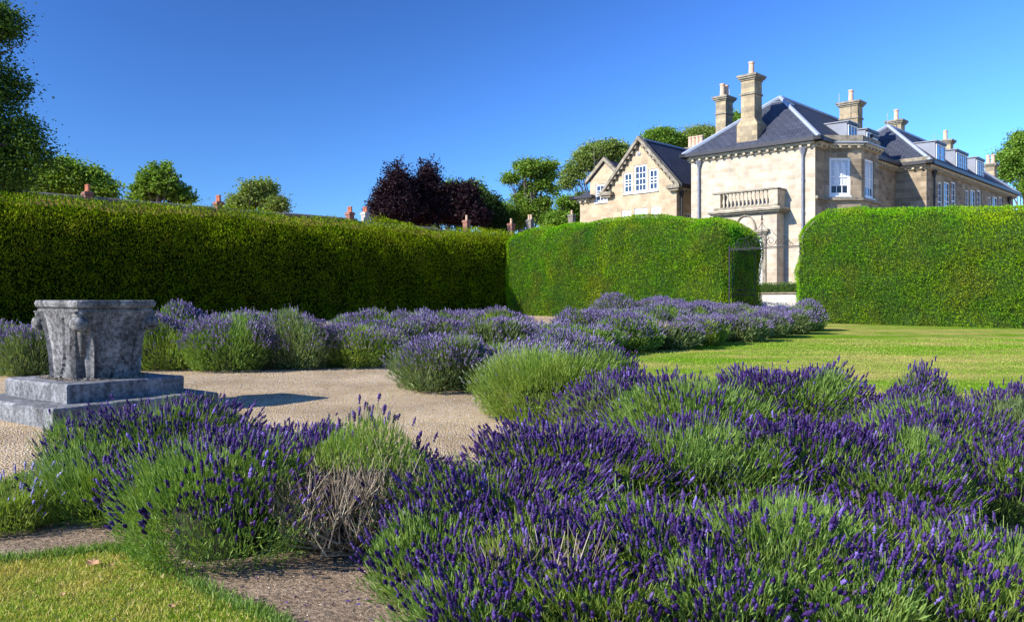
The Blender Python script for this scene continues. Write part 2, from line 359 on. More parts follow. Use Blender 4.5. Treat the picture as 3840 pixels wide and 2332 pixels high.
M['pebble'] = leaf_mat('pebbles', [(0, (0.20, 0.15, 0.11)), (0.5, (0.36, 0.30, 0.23)), (0.85, (0.50, 0.44, 0.36)), (1, (0.75, 0.72, 0.66))], 0.0)

# ------------------------------------------------------------ leaf geometry (numpy)
def unit(v): return v / np.maximum(np.linalg.norm(v, axis=-1, keepdims=True), 1e-9)
def leaves(base, d, ln, wd, bend=0.0, face=None):
    """rhombic leaves from base points along unit dirs d"""
    n = len(base); r = unit(np.cross(d, unit(rng.normal(size=(n, 3)) + (0 if face is None else np.cross(face, d)*2.2))))
    ln = np.broadcast_to(np.asarray(ln, float).reshape(-1, 1), (n, 1)); wd = np.broadcast_to(np.asarray(wd, float).reshape(-1, 1), (n, 1))
    midp = base + d * ln * 0.5
    if bend: nn = np.cross(d, r); midp = midp + nn * ln * bend
    V = np.stack([base, midp + r*wd*0.5, base + d*ln, midp - r*wd*0.5], axis=1).reshape(-1, 3)
    return V, np.arange(4*n).reshape(n, 4)
def ribbons(a, b, w):
    n = len(a); d = unit(b - a); r = unit(np.cross(d, unit(rng.normal(size=(n, 3))))) * (w * 0.5)
    V = np.stack([a - r, a + r, b + r*0.7, b - r*0.7], axis=1).reshape(-1, 3)
    return V, np.arange(4*n).reshape(n, 4)
def inst(tv, tf, pos, axis, sl_, sr):
    """place template (z along axis) at pos; sl_ length scale, sr radius scale"""
    n = len(pos); a = unit(axis); h = unit(np.cross(a, np.broadcast_to(np.array([0.31, 0.95, 0.05]), a.shape))); g = np.cross(a, h)
    ang = rng.uniform(0, 6.283, n)[:, None]; h2 = h*np.cos(ang) + g*np.sin(ang); g2 = np.cross(a, h2)
    V = (pos[:, None, :] + tv[None, :, 0:1]*h2[:, None, :]*sr[:, None, None] + tv[None, :, 1:2]*g2[:, None, :]*sr[:, None, None]
         + tv[None, :, 2:3]*a[:, None, :]*sl_[:, None, None])
    m = len(tv); F = tf[None] + (np.arange(n)*m)[:, None, None]
    return V.reshape(-1, 3), F.reshape(-1, tf.shape[1])
def ringtemplate(prof, n):
    v = []; f = []
    for i, (r, z) in enumerate(prof):
        for k in range(n):
            a = 2*math.pi*(k + 0.5*(i % 2))/n; v.append((r*math.cos(a), r*math.sin(a), z))
    for i in range(len(prof)-1):
        for k in range(n): f.append((i*n+k, i*n+(k+1) % n, (i+1)*n+(k+1) % n, (i+1)*n+k))
    return np.array(v), np.array(f)
SP_HI = ringtemplate([(0.2, 0.0), (1.0, 0.05), (0.5, 0.14), (0.22, 0.20), (0.30, 0.27), (1.2, 0.36), (0.6, 0.46), (1.2, 0.55), (0.6, 0.65), (1.05, 0.75), (0.5, 0.86), (0.1, 1.0)], 5)
SP_MD = ringtemplate([(0.3, 0.0), (1.0, 0.25), (0.7, 0.5), (0.95, 0.7), (0.15, 1.0)], 4)
SP_LO = ringtemplate([(0.35, 0.0), (1.0, 0.45), (0.15, 1.0)], 3)
def merge(parts):
    V = []; F = []; o = 0
    for v, f in parts:
        V.append(v); F.append(f + o); o += len(v)
    return np.concatenate(V), F

# ------------------------------------------------------------ ground
def sheet(name, poly, mt, dz, sub=None, kind='structure', slope=True):
    n = len(poly); tri = tessellate_polygon([[Vector((x, y, 0)) for x, y in poly]])
    b = MB(); vs = [(x, y, (gz(y) if slope else 0) + dz) for x, y in poly]
    fs = []
    for t3 in tri:
        a, b_, c_ = (Vector(vs[i]) for i in t3)
        fs.append(tuple(t3) if (b_-a).cross(c_-a).z > 0 else tuple(t3)[::-1])
    b.add(vs, fs); o = b.build(name, mt); o['kind'] = kind; return o
sheet('ground', [(-400, -60), (400, -60), (400, 0), (-400, 0)], M['gravel'], 0.0)
g0 = bpy.data.objects['ground']
b = MB(); b.add([(-600, -80, 0), (600, -80, 0), (600, 0, 0), (-600, 0, 0), (600, 60, .6), (-600, 60, .6), (600, 900, .6), (-600, 900, .6)],
                [(0, 1, 2, 3), (3, 2, 4, 5), (5, 4, 6, 7)])
bpy.data.objects.remove(g0); o = b.build('ground', M['gravel']); o['kind'] = 'structure'

lawn_poly = [G(2200, 1400), G(2210, 1322), G(2400, 1300), G(2620, 1262), G(2800, 1238), G(3060, 1205)]
lawn_poly += [(11.8, 30.2), (19.5, 22.9), (24, 18), (24, 6.0), (3.6, 6.0), (1.9, 7.2), (1.45, 8.5), (1.45, 11.5)]
sheet('lawn', lawn_poly, M['lawn'], 0.004)
near_edge = [G(-60, 2120), G(120, 2110), G(250, 2092), G(400, 2072), G(470, 2080), G(560, 2125), G(700, 2195), G(840, 2262), G(960, 2315), G(1060, 2375)]
nl = near_edge + [(-0.55, 1.6), (-0.5, -3), (-5, -3), (-5, 3.3)]
sheet('lawn', nl, M['lawn_near'], 0.014)
bed = [(-3.2, 3.3), (-1.0, 2.0), (-0.4, -1), (4.6, -1), (4.6, 4.2), (2.2, 4.9), (0.6, 4.6), (-0.35, 4.45), (-1.3, 4.75), (-2.9, 4.9)]
sheet('flower_bed_soil', bed, M['soil'], 0.010)

def in_poly(x, y, poly):
    inside = np.zeros(len(x), bool); n = len(poly)
    for i in range(n):
        x1, y1 = poly[i]; x2, y2 = poly[(i+1) % n]
        if y1 == y2: continue
        c = ((y1 > y) != (y2 > y)) & (x < (x2-x1)*(y-y1)/(y2-y1) + x1)
        inside ^= c
    return inside
def grass(poly, bounds, n, h, w, mt, dz, label, falloff=False):
    x0, x1, y0, y1 = bounds
    if falloff:   # constant density in the picture plane direction: more blades near
        y = y0 * (y1/y0) ** rng.random(n); x = rng.uniform(x0, x1, n)
    else: x = rng.uniform(x0, x1, n); y = rng.uniform(y0, y1, n)
    k = in_poly(x, y, poly); x, y = x[k], y[k]; n = len(x)
    base = np.stack([x, y, 0.01*y + dz], 1)
    d = unit(np.stack([rng.normal(0, .55, n), rng.normal(0, .55, n), np.ones(n)], 1))
    sc_ = rng.uniform(0.5, 1.25, n) * (1 if not falloff else 1)
    V, F = leaves(base, d, h*sc_, w*rng.uniform(0.7, 1.3, n) * (1 if not falloff else np.maximum(1, y/9)))
    o = link('grass', npmesh('grass', V, [F], mt)); tag(o, label, 'grass', kind='stuff'); return o
M['blade_near'] = leaf_mat('grass_blades_near', [(0, (0.15, 0.28, 0.02)), (0.5, (0.32, 0.42, 0.05)), (0.8, (0.54, 0.46, 0.13)), (1, (0.68, 0.55, 0.26))], 0.3, patch=[(1.6, (0.62, 0.43, 0.15), 0.75)], spec=0.03)
M['blade_far'] = leaf_mat('grass_blades_far', [(0, (0.17, 0.34, 0.02)), (0.6, (0.27, 0.42, 0.03)), (1, (0.42, 0.42, 0.10))], 0.3, patch=[(0.35, (0.56, 0.46, 0.15), 0.8)], spec=0.03)
grass(nl, (-3.2, -0.4, 2.2, 3.8), 90000, 0.024, 0.0035, M['blade_near'], 0.014, 'short parched yellow green grass on the small lawn at lower left')
grass(lawn_poly, (1.4, 16, 6.0, 20), 90000, 0.03, 0.007, M['blade_far'], 0.004, 'short mown grass on the wide sunny lawn in front of the right hedge', True)
# tufts on the near lawn edge
ne = np.array(near_edge); seg = rng.integers(0, len(ne)-1, 3500); tt = rng.random(3500)[:, None]
pe = ne[seg]*(1-tt) + ne[seg+1]*tt + rng.normal(0, 0.025, (3500, 2)); base = np.stack([pe[:, 0], pe[:, 1], 0.01*pe[:, 1] + 0.012], 1)
V, F = leaves(base, unit(np.stack([rng.normal(0, .6, 3500), rng.normal(0, .6, 3500), np.ones(3500)], 1)), rng.uniform(.02, .055, 3500), 0.004)
o = link('grass_edge', npmesh('grass_edge', V, [F], M['lf_green'])); tag(o, 'longer green grass along the curved edge of the near lawn', 'grass', kind='stuff')

M['crumb'] = leaf_mat('soil_crumb_stones', [(0, (0.14, 0.10, 0.07)), (0.7, (0.30, 0.22, 0.16)), (0.96, (0.42, 0.30, 0.20)), (1, (0.66, 0.58, 0.48))], 0.0)
# pebbles
PB = ringtemplate([(0.1, 0.0), (0.9, 0.25), (1.0, 0.55), (0.6, 0.9), (0.05, 1.0)], 5)
def pebbles(name, x, y, s, mt, dz, label):
    n = len(x); pos = np.stack([x, y, 0.01*y + dz], 1)
    ax = unit(np.stack([rng.normal(0, .3, n), rng.normal(0, .3, n), np.ones(n)], 1))
    V, F = inst(PB[0], PB[1], pos, ax, s*rng.uniform(.5, .9, n), s*rng.uniform(.5, 1.0, n))
    o = link(name, npmesh(name, V, [F], mt)); tag(o, label, 'gravel', kind='stuff')
n = 26000; y = 4.2*(12.5/4.2)**rng.random(n); x = rng.uniform(-1, 1, n)*0 + rng.uniform(-5.5, 1.2, n)
pebbles('gravel', x, y, 0.0035*(0.6+0.14*y)*rng.uniform(.6, 1.6, n), M['pebble'], -0.001, 'small pale stones scattered over the curved gravel path')
n = 14000; x = rng.uniform(-2.6, 0.5, n); y = rng.uniform(2.3, 4.3, n); k = in_poly(x, y, bed); x, y = x[k], y[k]
pebbles('soil_crumbs', x, y, 0.005*rng.uniform(.3, 1.3, len(x))**2, M['crumb'], 0.008, 'crumbs of soil and small stones on the bare flower bed')

n = 260; x = rng.uniform(-1.9, -.2, n); y = rng.uniform(2.5, 3.7, n); k = in_poly(x, y, bed); x, y = x[k], y[k]; n = len(x)
V, F = leaves(np.stack([x, y, .01*y + .016 + 0*x], 1), unit(rng.normal(size=(n, 3))*np.array([1, 1, .15])), rng.uniform(.008, .028, n), .007)
o = link('fallen_petals', npmesh('fallen_petals', V, [F], M['fl_deep'])); tag(o, 'fallen violet lavender florets on the bare soil', 'petals', kind='stuff')
n = 1500; x = rng.uniform(-2.6, .4, n); y = rng.uniform(2.6, 4.6, n); k = in_poly(x, y, bed); x, y = x[k], y[k]; n = len(x)
V, F = leaves(np.stack([x, y, .01*y + .014 + 0*x], 1), unit(rng.normal(size=(n, 3))*np.array([1, 1, .2])), rng.uniform(.008, .05, n), .004)
o = link('leaf_litter', npmesh('leaf_litter', V, [F], M['twig'])); tag(o, 'dry twig and leaf litter on the bare soil', 'litter', kind='stuff')
# ------------------------------------------------------------ hedges
def hedge(name, P, U, L, T, hfun, label, cat='hedge', r_top=1.15, r_v=0.35, dens=700, lsz=(0.10, 0.034), mt='yew', amp=1.0, step=0.25, z0fun=None, batter=0.0, deep=.05, core_m='yew_dark'):
    """P front corner start, U unit dir along the front, body lies to the left-hand normal side away from the viewer"""
    Ux, Uy = U; Nx, Ny = -Uy, Ux
    if Ny < 0: Nx, Ny = -Nx, -Ny                                            # into the hedge (away)
    def outline(inset):
        hl, ht = L/2 - inset, T/2 - inset; hl = max(hl, 0.02); ht = max(ht, 0.02); r = min(r_v, ht, hl)
        pts = []
        nl_, nt_ = int(L/step), max(4, int(T/step))
        for (ax, ay, bx, by, cnt) in ((-hl+r, -ht, hl-r, -ht, nl_), (hl, -ht+r, hl, ht-r, nt_), (hl-r, ht, -hl+r, ht, nl_), (-hl, ht-r, -hl, -ht+r, nt_)):
            for i in range(cnt): q = i/(cnt-1); pts.append((ax+(bx-ax)*q, ay+(by-ay)*q))
        return pts
    rows = []; nz = 14
    for i in range(nz): rows.append((i/(nz-1), 0.0 if i else 0.0, 'side'))
    prof = []
    for i in range(nz): prof.append((0.0 + (1-i/(nz-1))*0.0, i/(nz-1), 0.0))
    ring = []
    for i in range(nz): ring.append((0.0, i/(nz-1), 0))                      # (inset, fraction of straight height, angle)
    na = 9
    for i in range(1, na): a = (i/(na-1))*math.pi/2; ring.append((r_top*(1-math.cos(a)), 1.0, r_top*math.sin(a)))
    for q in (0.5, 1.0): ring.append((r_top + (T/2 - 0.05 - r_top)*q, 1.0, r_top + 0.06*q))
    grid = []
    for ins, fz, dzr in ring:
        rr = []
        for (lx, ly) in outline(ins + (batter*(fz) if dzr == 0 else batter)):
            s = lx + L/2; wx = P[0] + Ux*s + Nx*(ly+T/2); wy = P[1] + Uy*s + Ny*(ly+T/2)
            z0 = gz(wy) if z0fun is None else z0fun; h = hfun(s/L) - z0
            hs = h - r_top
            rr.append((wx, wy, z0 - 0.05*(fz == 0) + hs*fz + dzr))
        grid.append(rr)
    A = np.array(grid); nr, nc = A.shape[:2]
    du = np.roll(A, -1, 1) - np.roll(A, 1, 1); dv = np.gradient(A, axis=0)
    Nn = unit(np.cross(du, dv)); Nn[-1] = (0, 0, 1)
    for i in range(nr):
        for j in range(nc):
            p_ = Vector(A[i, j]); d = amp*(0.17*noise.noise(p_*0.42) + 0.10*noise.noise(p_*1.1 + Vector((9, 3, 1))) + 0.05*noise.noise(p_*2.6))
            A[i, j] += Nn[i, j]*d
    V = A.reshape(-1, 3); F = []
    for i in range(nr-1):
        for j in range(nc): F.append((i*nc+j, i*nc+(j+1) % nc, (i+1)*nc+(j+1) % nc, (i+1)*nc+j))
    root = empty(name, (P[0], P[1], gz(P[1]))); tag(root, label, cat)
    off = np.array([P[0], P[1], gz(P[1])])
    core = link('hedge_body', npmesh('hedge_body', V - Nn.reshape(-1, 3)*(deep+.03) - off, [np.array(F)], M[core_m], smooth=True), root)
    # leaves
    F = np.array(F); a, b_, c_, d_ = (V[F[:, k]] for k in range(4))
    area = 0.5*np.linalg.norm(np.cross(c_-a, d_-b_), axis=1); fn = unit(np.cross(c_-a, d_-b_))
    cen = (a+c_)/2; tocam = unit(np.array([0, 0, EYE]) - cen); face = (fn*tocam).sum(1)
    w = area*np.where(face > -0.15, 1.0, 0.18); w *= np.where(fn[:, 2] > 0.9, 0.6, 1.0)
    n = int(dens*w.sum()); idx = rng.choice(len(F), n, p=w/w.sum()); s, t_ = rng.random((n, 1)), rng.random((n, 1))
    pos = (a[idx]*(1-s) + b_[idx]*s)*(1-t_) + (d_[idx]*(1-s) + c_[idx]*s)*t_
    nn = fn[idx]; dd = unit(nn*0.38 + np.array([0, 0, 0.55]) + rng.normal(0, 0.55, (n, 3)))
    sz = rng.uniform(0.55, 1.3, n); pos = pos + nn*(.04 - rng.random((n, 1))**1.5*(deep+.02)) - off
    LV, LF = leaves(pos, dd, lsz[0]*sz, lsz[1]*sz, 0.08, nn)
    link('foliage', npmesh('foliage', LV, [LF], M[mt]), root)
    return root
UA = (0.7241, -0.6897); UB = (0.6897, 0.7241)
def wav(*pts):
    xs, ys = zip(*pts); return lambda q: float(np.interp(q, xs, ys))
Fc = (8.46, 32.6); Cc = (-0.41, 41.05)
# far hedge, corner to gate
hedge('clipped_hedge', Cc, UA, 12.25, 3.15, wav((0, 4.80), (.2, 4.7), (.5, 4.72), (.8, 4.62), (1, 4.5)), 'sunlit clipped yew hedge between the dark corner and the iron gate', dens=1300, lsz=(.08, .024), amp=1.4)
# left hedge
e0 = (Cc[0] - UB[0]*32 - UA[0]*0.0, Cc[1] - UB[1]*32)
def left_h(q): return float(np.interp(q, (0, .3, .45, .62, .8, .9, 1), (4.5, 4.62, 4.58, 4.62, 4.66, 4.75, 4.8)))
P_left = (Cc[0] - UB[0]*32, Cc[1] - UB[1]*32)
def hedge_left():
    # front line runs towards the camera on the left, body lies on the far (left) side
    L = 32 + 4.0; T = 4.0
    start = (P_left[0], P_left[1])
    return start, L, T
st_, L_, T_ = hedge_left()
hedge('clipped_hedge', (st_[0], st_[1]), UB, L_, T_, left_h, 'long clipped yew hedge on the left, dark below and sunlit on top', dens=900, lsz=(0.085, 0.026), r_top=1.85, amp=1.7, mt='yew_shade', deep=.38, core_m='yew_shade_core')
# right hedge
hedge('clipped_hedge', (10.45, 30.7), UA, 11.5, 3.2, wav((0, 4.38), (.1, 4.4), (.45, 4.22), (.8, 4.10), (1, 4.1)), 'sunlit clipped yew hedge right of the gate, behind the wide lawn', dens=1500, lsz=(0.075, 0.022), amp=1.4)

# ------------------------------------------------------------ gate
def gate():
    root = empty('iron_gate', (Fc[0]+0.1, Fc[1]-0.05, gz(Fc[1])), math.atan2(UA[1], UA[0]))
    tag(root, 'wrought iron garden gate with scrolled overthrow in the hedge opening', 'gate')
    W = 2.75; H = 2.86
    for x in (0.0, W+0.14):
        b = MB(); b.box(x-.02, x+.02, -.02, .02, 0, H); b.lathe(x, 0, [(.03, H), (.05, H+.03), (.03, H+.08), (.002, H+.13)], 8); b.build('post', M['iron'], root)
    b = MB(); b.box(0, W+.14, -.022, .022, H-.06, H-.02); b.box(0, W+.14, -.018, .018, H-.30+.20, H-.085)
    def scroll(cx, cz, r, sgn, turns=1.6, s0=0.0):
        pts = []
        for i in range(26):
            q = i/25; a = s0 + sgn*q*turns*2*math.pi; rr = r*(1-0.82*q); pts.append((cx + rr*math.cos(a), 0, cz + rr*math.sin(a)))
        b.tube(pts, 0.011, 4)
    for cx, r in ((0.35, .13), (0.68, .17), (1.02, .21), (W-0.35, .13), (W-0.68, .17), (W-1.02, .21)):
        scroll(cx, H+r*0.95, r, 1 if cx < W/2 else -1, 1.7, math.pi if cx < W/2 else 0.0)
    for s_ in (-1, 1):
        b.tube([(W/2+s_*1.25, 0, H+.02), (W/2+s_*.95, 0, H+.34), (W/2+s_*.6, 0, H+.36), (W/2+s_*.38, 0, H+.62), (W/2+s_*.12, 0, H+.72), (W/2, 0, H+.95)], 0.010, 4)
        scroll(W/2+s_*.2, H+.34, .15, s_, 1.5, math.pi/2)
    b.tube([(W/2, 0, H-.05), (W/2, 0, H+1.05)], 0.016, 5); b.lathe(W/2, 0, [(.005, H+1.0), (.05, H+1.05), (.02, H+1.1), (.035, H+1.14), (.002, H+1.25)], 8)
    b.build('overthrow', M['iron'], root)
    def leaf_(x, ang, sgn):
        lf = MB(); w = 1.28
        lf.box(0, .03, -.015, .015, .06, H-.12); lf.box(w-.03, w, -.015, .015, .06, H-.12)
        for z in (.08, 1.02, 1.20, H-.16): lf.box(.03, w-.03, -.012, .012, z, z+.035)
        for i in range(1, 10): x_ = i*w/10; lf.tube([(x_, 0, .1), (x_, 0, H-.15)], .006, 4)
        ca, sa = math.cos(ang), math.sin(ang)
        lf.xf(lambda p: Vector((x + sgn*p.x*ca, p.x*sa + p.y + .05, p.z)))
        lf.build('gate_leaf', M['iron'], root)
    leaf_(0.10, R(74), 1); leaf_(W+0.10, R(88), -1)
gate()

# ------------------------------------------------------------ manor house
P0 = (16.5, 45.0); EX = UA; EY = UB; TZ = 1.45
def fx(px, Y):
    u = (px-CXP)/F_PX; Bx = P0[0]+Y*EY[0]; Dy = P0[1]+Y*EY[1]; return (u*Dy-Bx)/(EX[0]-u*EX[1])
def fy(px, X):
    u = (px-CXP)/F_PX; Bx = P0[0]+X*EX[0]; Dy = P0[1]+X*EX[1]; return (u*Dy-Bx)/(EY[0]-u*EY[1])
def dep(X, Y): return P0[1] + X*EX[1] + Y*EY[1]
def hz(py, X, Y): return zat(py, dep(X, Y))
HA = math.atan2(EX[1], EX[0])
house = empty('manor_house', (P0[0], P0[1], 0), HA)
tag(house, 'large pale sandstone country house with slate hipped roofs and tall chimneys', 'house')
XL, EV = -7.72, 9.62
GX0, GX1, GY = -14.83, -9.39, 1.0
BY0, BP, BT = 1.22, 1.465, 2.57
WX, WY0, WY1 = 1.888, 12.36, 34.4
LX0, LY = -18.4, 2.5
def window(face, a0, a1, z0, z1, off, cols=2, rows=4, bars=0.03, fr=0.09, mode='dark', name='window', wide=0.0):
    """face: ('Y', y) wall facing -Y, ('X', x) wall facing +X, ('C',) bay cant; sits 'off' inside the wall"""
    b = MB(); g = MB()
    d0, d1 = off-0.05, off+0.03        # frame depth measured inwards
    def bx(mb, a, c, p, q, n0, n1, m=0):  mb.box(a, c, n0, n1, p, q, m)
    bx(b, a0, a0+fr, z0, z1, d0, d1); bx(b, a1-fr, a1, z0, z1, d0, d1)
    bx(b, a0+fr, a1-fr, z1-fr, z1, d0, d1); bx(b, a0+fr, a1-fr, z0, z0+fr*1.2, d0, d1)
    zm = (z0+z1)/2; bx(b, a0+fr, a1-fr, zm-.035, zm+.035, d0+.012, d1-.005)
    for i in range(1, cols): x_ = a0+fr+(a1-a0-2*fr)*i/cols; bx(b, x_-bars/2, x_+bars/2, z0+fr*1.2, z1-fr, d0+.02, d1-.01)
    for i in range(1, rows):
        if i*2 == rows: continue
        z_ = z0+fr+(z1-z0-2*fr)*i/rows; bx(b, a0+fr, a1-fr, z_-bars/2, z_+bars/2, d0+.022, d1-.012)
    bx(b, a0-0.03, a1+0.03, z0-.07, z0-.003, off-0.19, off+.02, 0)
    gm_ = 1 if mode == 'blind' else 0
    if mode == 'part':
        zz = z0 + (z1-z0)*0.26; g.add([(a0+fr, off, z0+fr), (a1-fr, off, z0+fr), (a1-fr, off, zz), (a0+fr, off, zz)], [(0, 1, 2, 3)], 0)
        g.add([(a0+fr, off, zz), (a1-fr, off, zz), (a1-fr, off, z1-fr), (a0+fr, off, z1-fr)], [(0, 1, 2, 3)], 1)
        wd_, ht_ = a1-a0, z1-z0
        for (p_, q_) in ((.27, .50), (.56, .80)):        # drawn curtains behind the panes
            sh_ = [(p_, .27), (q_, .27), (q_+.01, .55), (q_-.02, .80), ((p_+q_)/2, .90), (p_+.03, .94), (p_+.01, .60)]
            g.add([(a0+u_*wd_, off-.004, z0+v_*ht_) for u_, v_ in sh_], [tuple(range(7))], 2)
    else:
        g.add([(a0+fr, off, z0+fr), (a1-fr, off, z0+fr), (a1-fr, off, z1-fr), (a0+fr, off, z1-fr)], [(0, 1, 2, 3)], gm_)
    if face[0] == 'Y': fn = lambda p: Vector((p.x, face[1] + p.y, p.z))
    elif face[0] == 'X': fn = lambda p: Vector((face[1] - p.y, p.x, p.z))
    else:
        O_, U_, N_ = face[1], face[2], face[3]; fn = lambda p: Vector((O_[0] + U_[0]*p.x - N_[0]*p.y, O_[1] + U_[1]*p.x - N_[1]*p.y, p.z))
    b.xf(fn); g.xf(fn)
    w_ = b.build(name, M['white'], house); g.build('pane', [M['glass'], M['blind'], M['white']] if mode == 'part' else [M['glass'], M['blind']], w_)
    return (a0, a1, z0, z1)

# --- walls
X_, Y_ = Vector((1, 0, 0)), Vector((0, 1, 0))
wl = MB()
wl.wall((0, 0, 0), X_, -Y_, [(XL, TZ), (0, TZ), (0, EV), (XL, EV)])                        # south front
wl.build('wall', M['ashlar'], house); wl = MB()
wY = (fy(3296, 0)-0.15, fy(3345, 0)-1.2)
side_hole = (7.15, 8.15, hz(790, 0, 7.6)-.3, hz(665, 0, 7.6))
wl.wall((0, 0, 0), Y_, X_, [(0, TZ), (BY0, TZ), (BY0, EV), (0, EV)])
yb1 = BY0 + 2*BP + BT
wl.wall((0, 0, 0), Y_, X_, [(yb1, TZ), (WY0, TZ), (WY0, EV), (yb1, EV)], [side_hole])
wl.wall((XL, 0, 0), Y_, -X_, [(0, TZ), (14, TZ), (14, EV), (0, EV)])
# bay: cant, front, back cant
r2 = math.sqrt(0.5); LB = BP*math.sqrt(2)
CO, CU, CN = (0, BY0, 0), (r2, r2, 0), (r2, -r2, 0)
# px -> distance along the cant
def fc(px):
    lo, hi = 0.0, LB
    for _ in range(40):
        md = (lo+hi)/2; X1, Y1 = md*r2, BY0+md*r2
        p_ = CXP + F_PX*(P0[0]+X1*EX[0]+Y1*EY[0])/dep(X1, Y1)
        if p_ < px: lo = md
        else: hi = md
    return (lo+hi)/2
bh = (fc(3110), fc(3190), hz(735, .7, 2), hz(592, .7, 2))
bf = (fy(3243, BP), fy(3278, BP), hz(744, BP, 4), hz(600, BP, 4))
EVB = EV + 0.05
wl.wall(CO, CU, CN, [(0, TZ), (LB, TZ), (LB, EVB), (0, EVB)], [bh])
wl.wall((BP, 0, 0), Y_, X_, [(BY0+BP, TZ), (BY0+BP+BT, TZ), (BY0+BP+BT, EVB), (BY0+BP, EVB)], [bf])
wl.wall((BP, BY0+BP+BT, 0), (-r2, r2, 0), (r2, r2, 0), [(0, TZ), (LB, TZ), (LB, EVB), (0, EVB)])
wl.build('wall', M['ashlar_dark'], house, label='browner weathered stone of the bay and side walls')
# east wing
ww = MB()
trip = [((3517, 3536), (3540, 3564), (3568, 3587), 683, 800), ((3621, 3636), (3640, 3661), (3664, 3681), 713, 800), ((3706, 3719), (3723, 3743), (3747, 3760), 738, 810)]
holes = []
for tr in trip:
    for (p0, p1) in tr[:3]:
        y0, y1 = fy(p0, WX), fy(p1, WX); zt = hz(tr[3], WX, (y0+y1)/2); holes.append((y0, y1, zt-2.6, zt))
ww.wall((WX, 0, 0), Y_, X_, [(WY0, TZ), (WY1, TZ), (WY1, EV), (WY0, EV)], holes)
ww.wall((0, WY0, 0), X_, -Y_, [(-5.1, TZ), (WX, TZ), (WX, EV), (-5.1, EV)])
ww.wall((0, WY1, 0), X_, Y_, [(-5.1, TZ), (WX, TZ), (WX, EV), (-5.1, EV)])
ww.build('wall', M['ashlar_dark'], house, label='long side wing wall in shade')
for h in holes: window(('X', WX), *h, 0.12, 2, 6, 0.028, 0.10)
window(('X', 0), *side_hole, 0.12, 2, 6)
window(('C', CO, CU, CN), *bh, 0.12, 3, 4, 0.035, 0.14, 'part')
window(('X', BP), *bf, 0.12, 3, 4, 0.035, 0.12, 'part')
# gabled block
gw = MB(); gh = []
GE, GR = 8.55, 11.55; GM = (GX0+GX1)/2
for (p0, p1, q0, q1, c, r) in ((2336, 2373, 647, 727, 2, 3), (2376, 2427, 618, 722, 3, 4), (2430, 2469, 633, 716, 2, 3)):
    a0, a1 = fx(p0+1, GY), fx(p1-1, GY); xm = (a0+a1)/2; gh.append((a0, a1, hz(q1, xm, GY), hz(q0, xm, GY), c, r, 'dark'))
for (p0, p1, q0) in ((2330, 2367, 788), (2377, 2428, 781), (2439, 2478, 775)):
    a0, a1 = fx(p0+1, GY), fx(p1-1, GY); xm = (a0+a1)/2; zt = hz(q0, xm, GY); gh.append((a0, a1, zt-1.9, zt, 2, 4, 'blind'))
gw.wall((0, GY, 0), X_, -Y_, [(GX0, TZ), (GX1, TZ), (GX1, GE), (GM, GR), (GX0, GE)], [h[:4] for h in gh])
sh = (fy(2572, GX1), fy(2592, GX1), 5.6, 6.75)
gw.wall((GX1, 0, 0), Y_, X_, [(GY, TZ), (9, TZ), (9, GE), (GY, GE)], [sh])
gw.wall((GX0, 0, 0), Y_, -X_, [(GY, TZ), (9, TZ), (9, GE), (GY, GE)])
LE = 8.35
lwp = (fx(2232, LY), fx(2277, LY)+.35, hz(757, -16, LY), hz(688, -16, LY))
SG0, SG1, SGE, SGR = fx(2213, LY), -14.83, hz(676, -17.4, LY), hz(606, -16.2, LY)
gw.wall((0, LY, 0), X_, -Y_, [(LX0, TZ), (GX0, TZ), (GX0, SGE+.2), ((SG0+SG1)/2, SGR), (SG0, SGE), (SG0, LE), (LX0, LE)], [lwp])
gw.wall((LX0, 0, 0), Y_, -X_, [(LY, TZ), (9, TZ), (9, LE), (LY, LE)])
gw.wall((SG0, 0, 0), Y_, -X_, [(LY, LE), (6, LE), (6, SGE), (LY, SGE)])
gw.box(GX1, XL, 5.5, 9, TZ, 9.0)
gw.build('wall', M['ashlar_warm'], house, label='honey coloured wall of the gabled service wing')
for h in gh: window(('Y', GY), *h[:4], 0.10, h[4], h[5], 0.045, 0.13, h[6])
window(('Y', LY), *lwp, 0.10, 4, 3, 0.04, 0.13)
window(('X', GX1), *sh, 0.10, 2, 3)

# --- roofs
def hiproof(mb, x0, x1, y0, y1, z0, z1, front=True, back=True, m=0):
    xm = (x0+x1)/2; h = (x1-x0)/2; ya = y0+h if front else y0; yb = y1-h if back else y1
    v = [(x0, y0, z0), (x1, y0, z0), (x1, y1, z0), (x0, y1, z0), (xm, ya, z1), (xm, yb, z1)]
    mb.add(v, [(0, 1, 4), (1, 2, 5, 4), (2, 3, 5), (3, 0, 4, 5)], m); return v
def roll(mb, a, b_, r=0.13): mb.tube([a, b_], r, 6)
ov = 0.38; RZ0 = 9.95
rf = MB(); v = hiproof(rf, XL-ov, ov, -ov, 17, RZ0, 13.5); rf.build('roof', M['slate'], house)
ld = MB()
for a, b_ in ((0, 4), (1, 4), (4, 5), (2, 5)): roll(ld, v[a], v[b_])
ld.prism([(v[4][0]-.62, v[4][1]-.42), (v[4][0]+.62, v[4][1]-.42), (v[4][0]+.50, v[4][1]+.9), (v[4][0]-.50, v[4][1]+.9)], 13.03, 13.16)
rf = MB(); v = hiproof(rf, WX-7.2-ov, WX+ov, WY0-ov, WY1+ov, RZ0, 13.3); rf.build('roof', M['slate'], house)
for a, b_ in ((0, 4), (1, 4), (4, 5), (2, 5)): roll(ld, v[a], v[b_])
rf = MB()
o_ = 0.28   # gabled roof and cross roof
zr = GR+0.12; ze = GE - o_*0.0
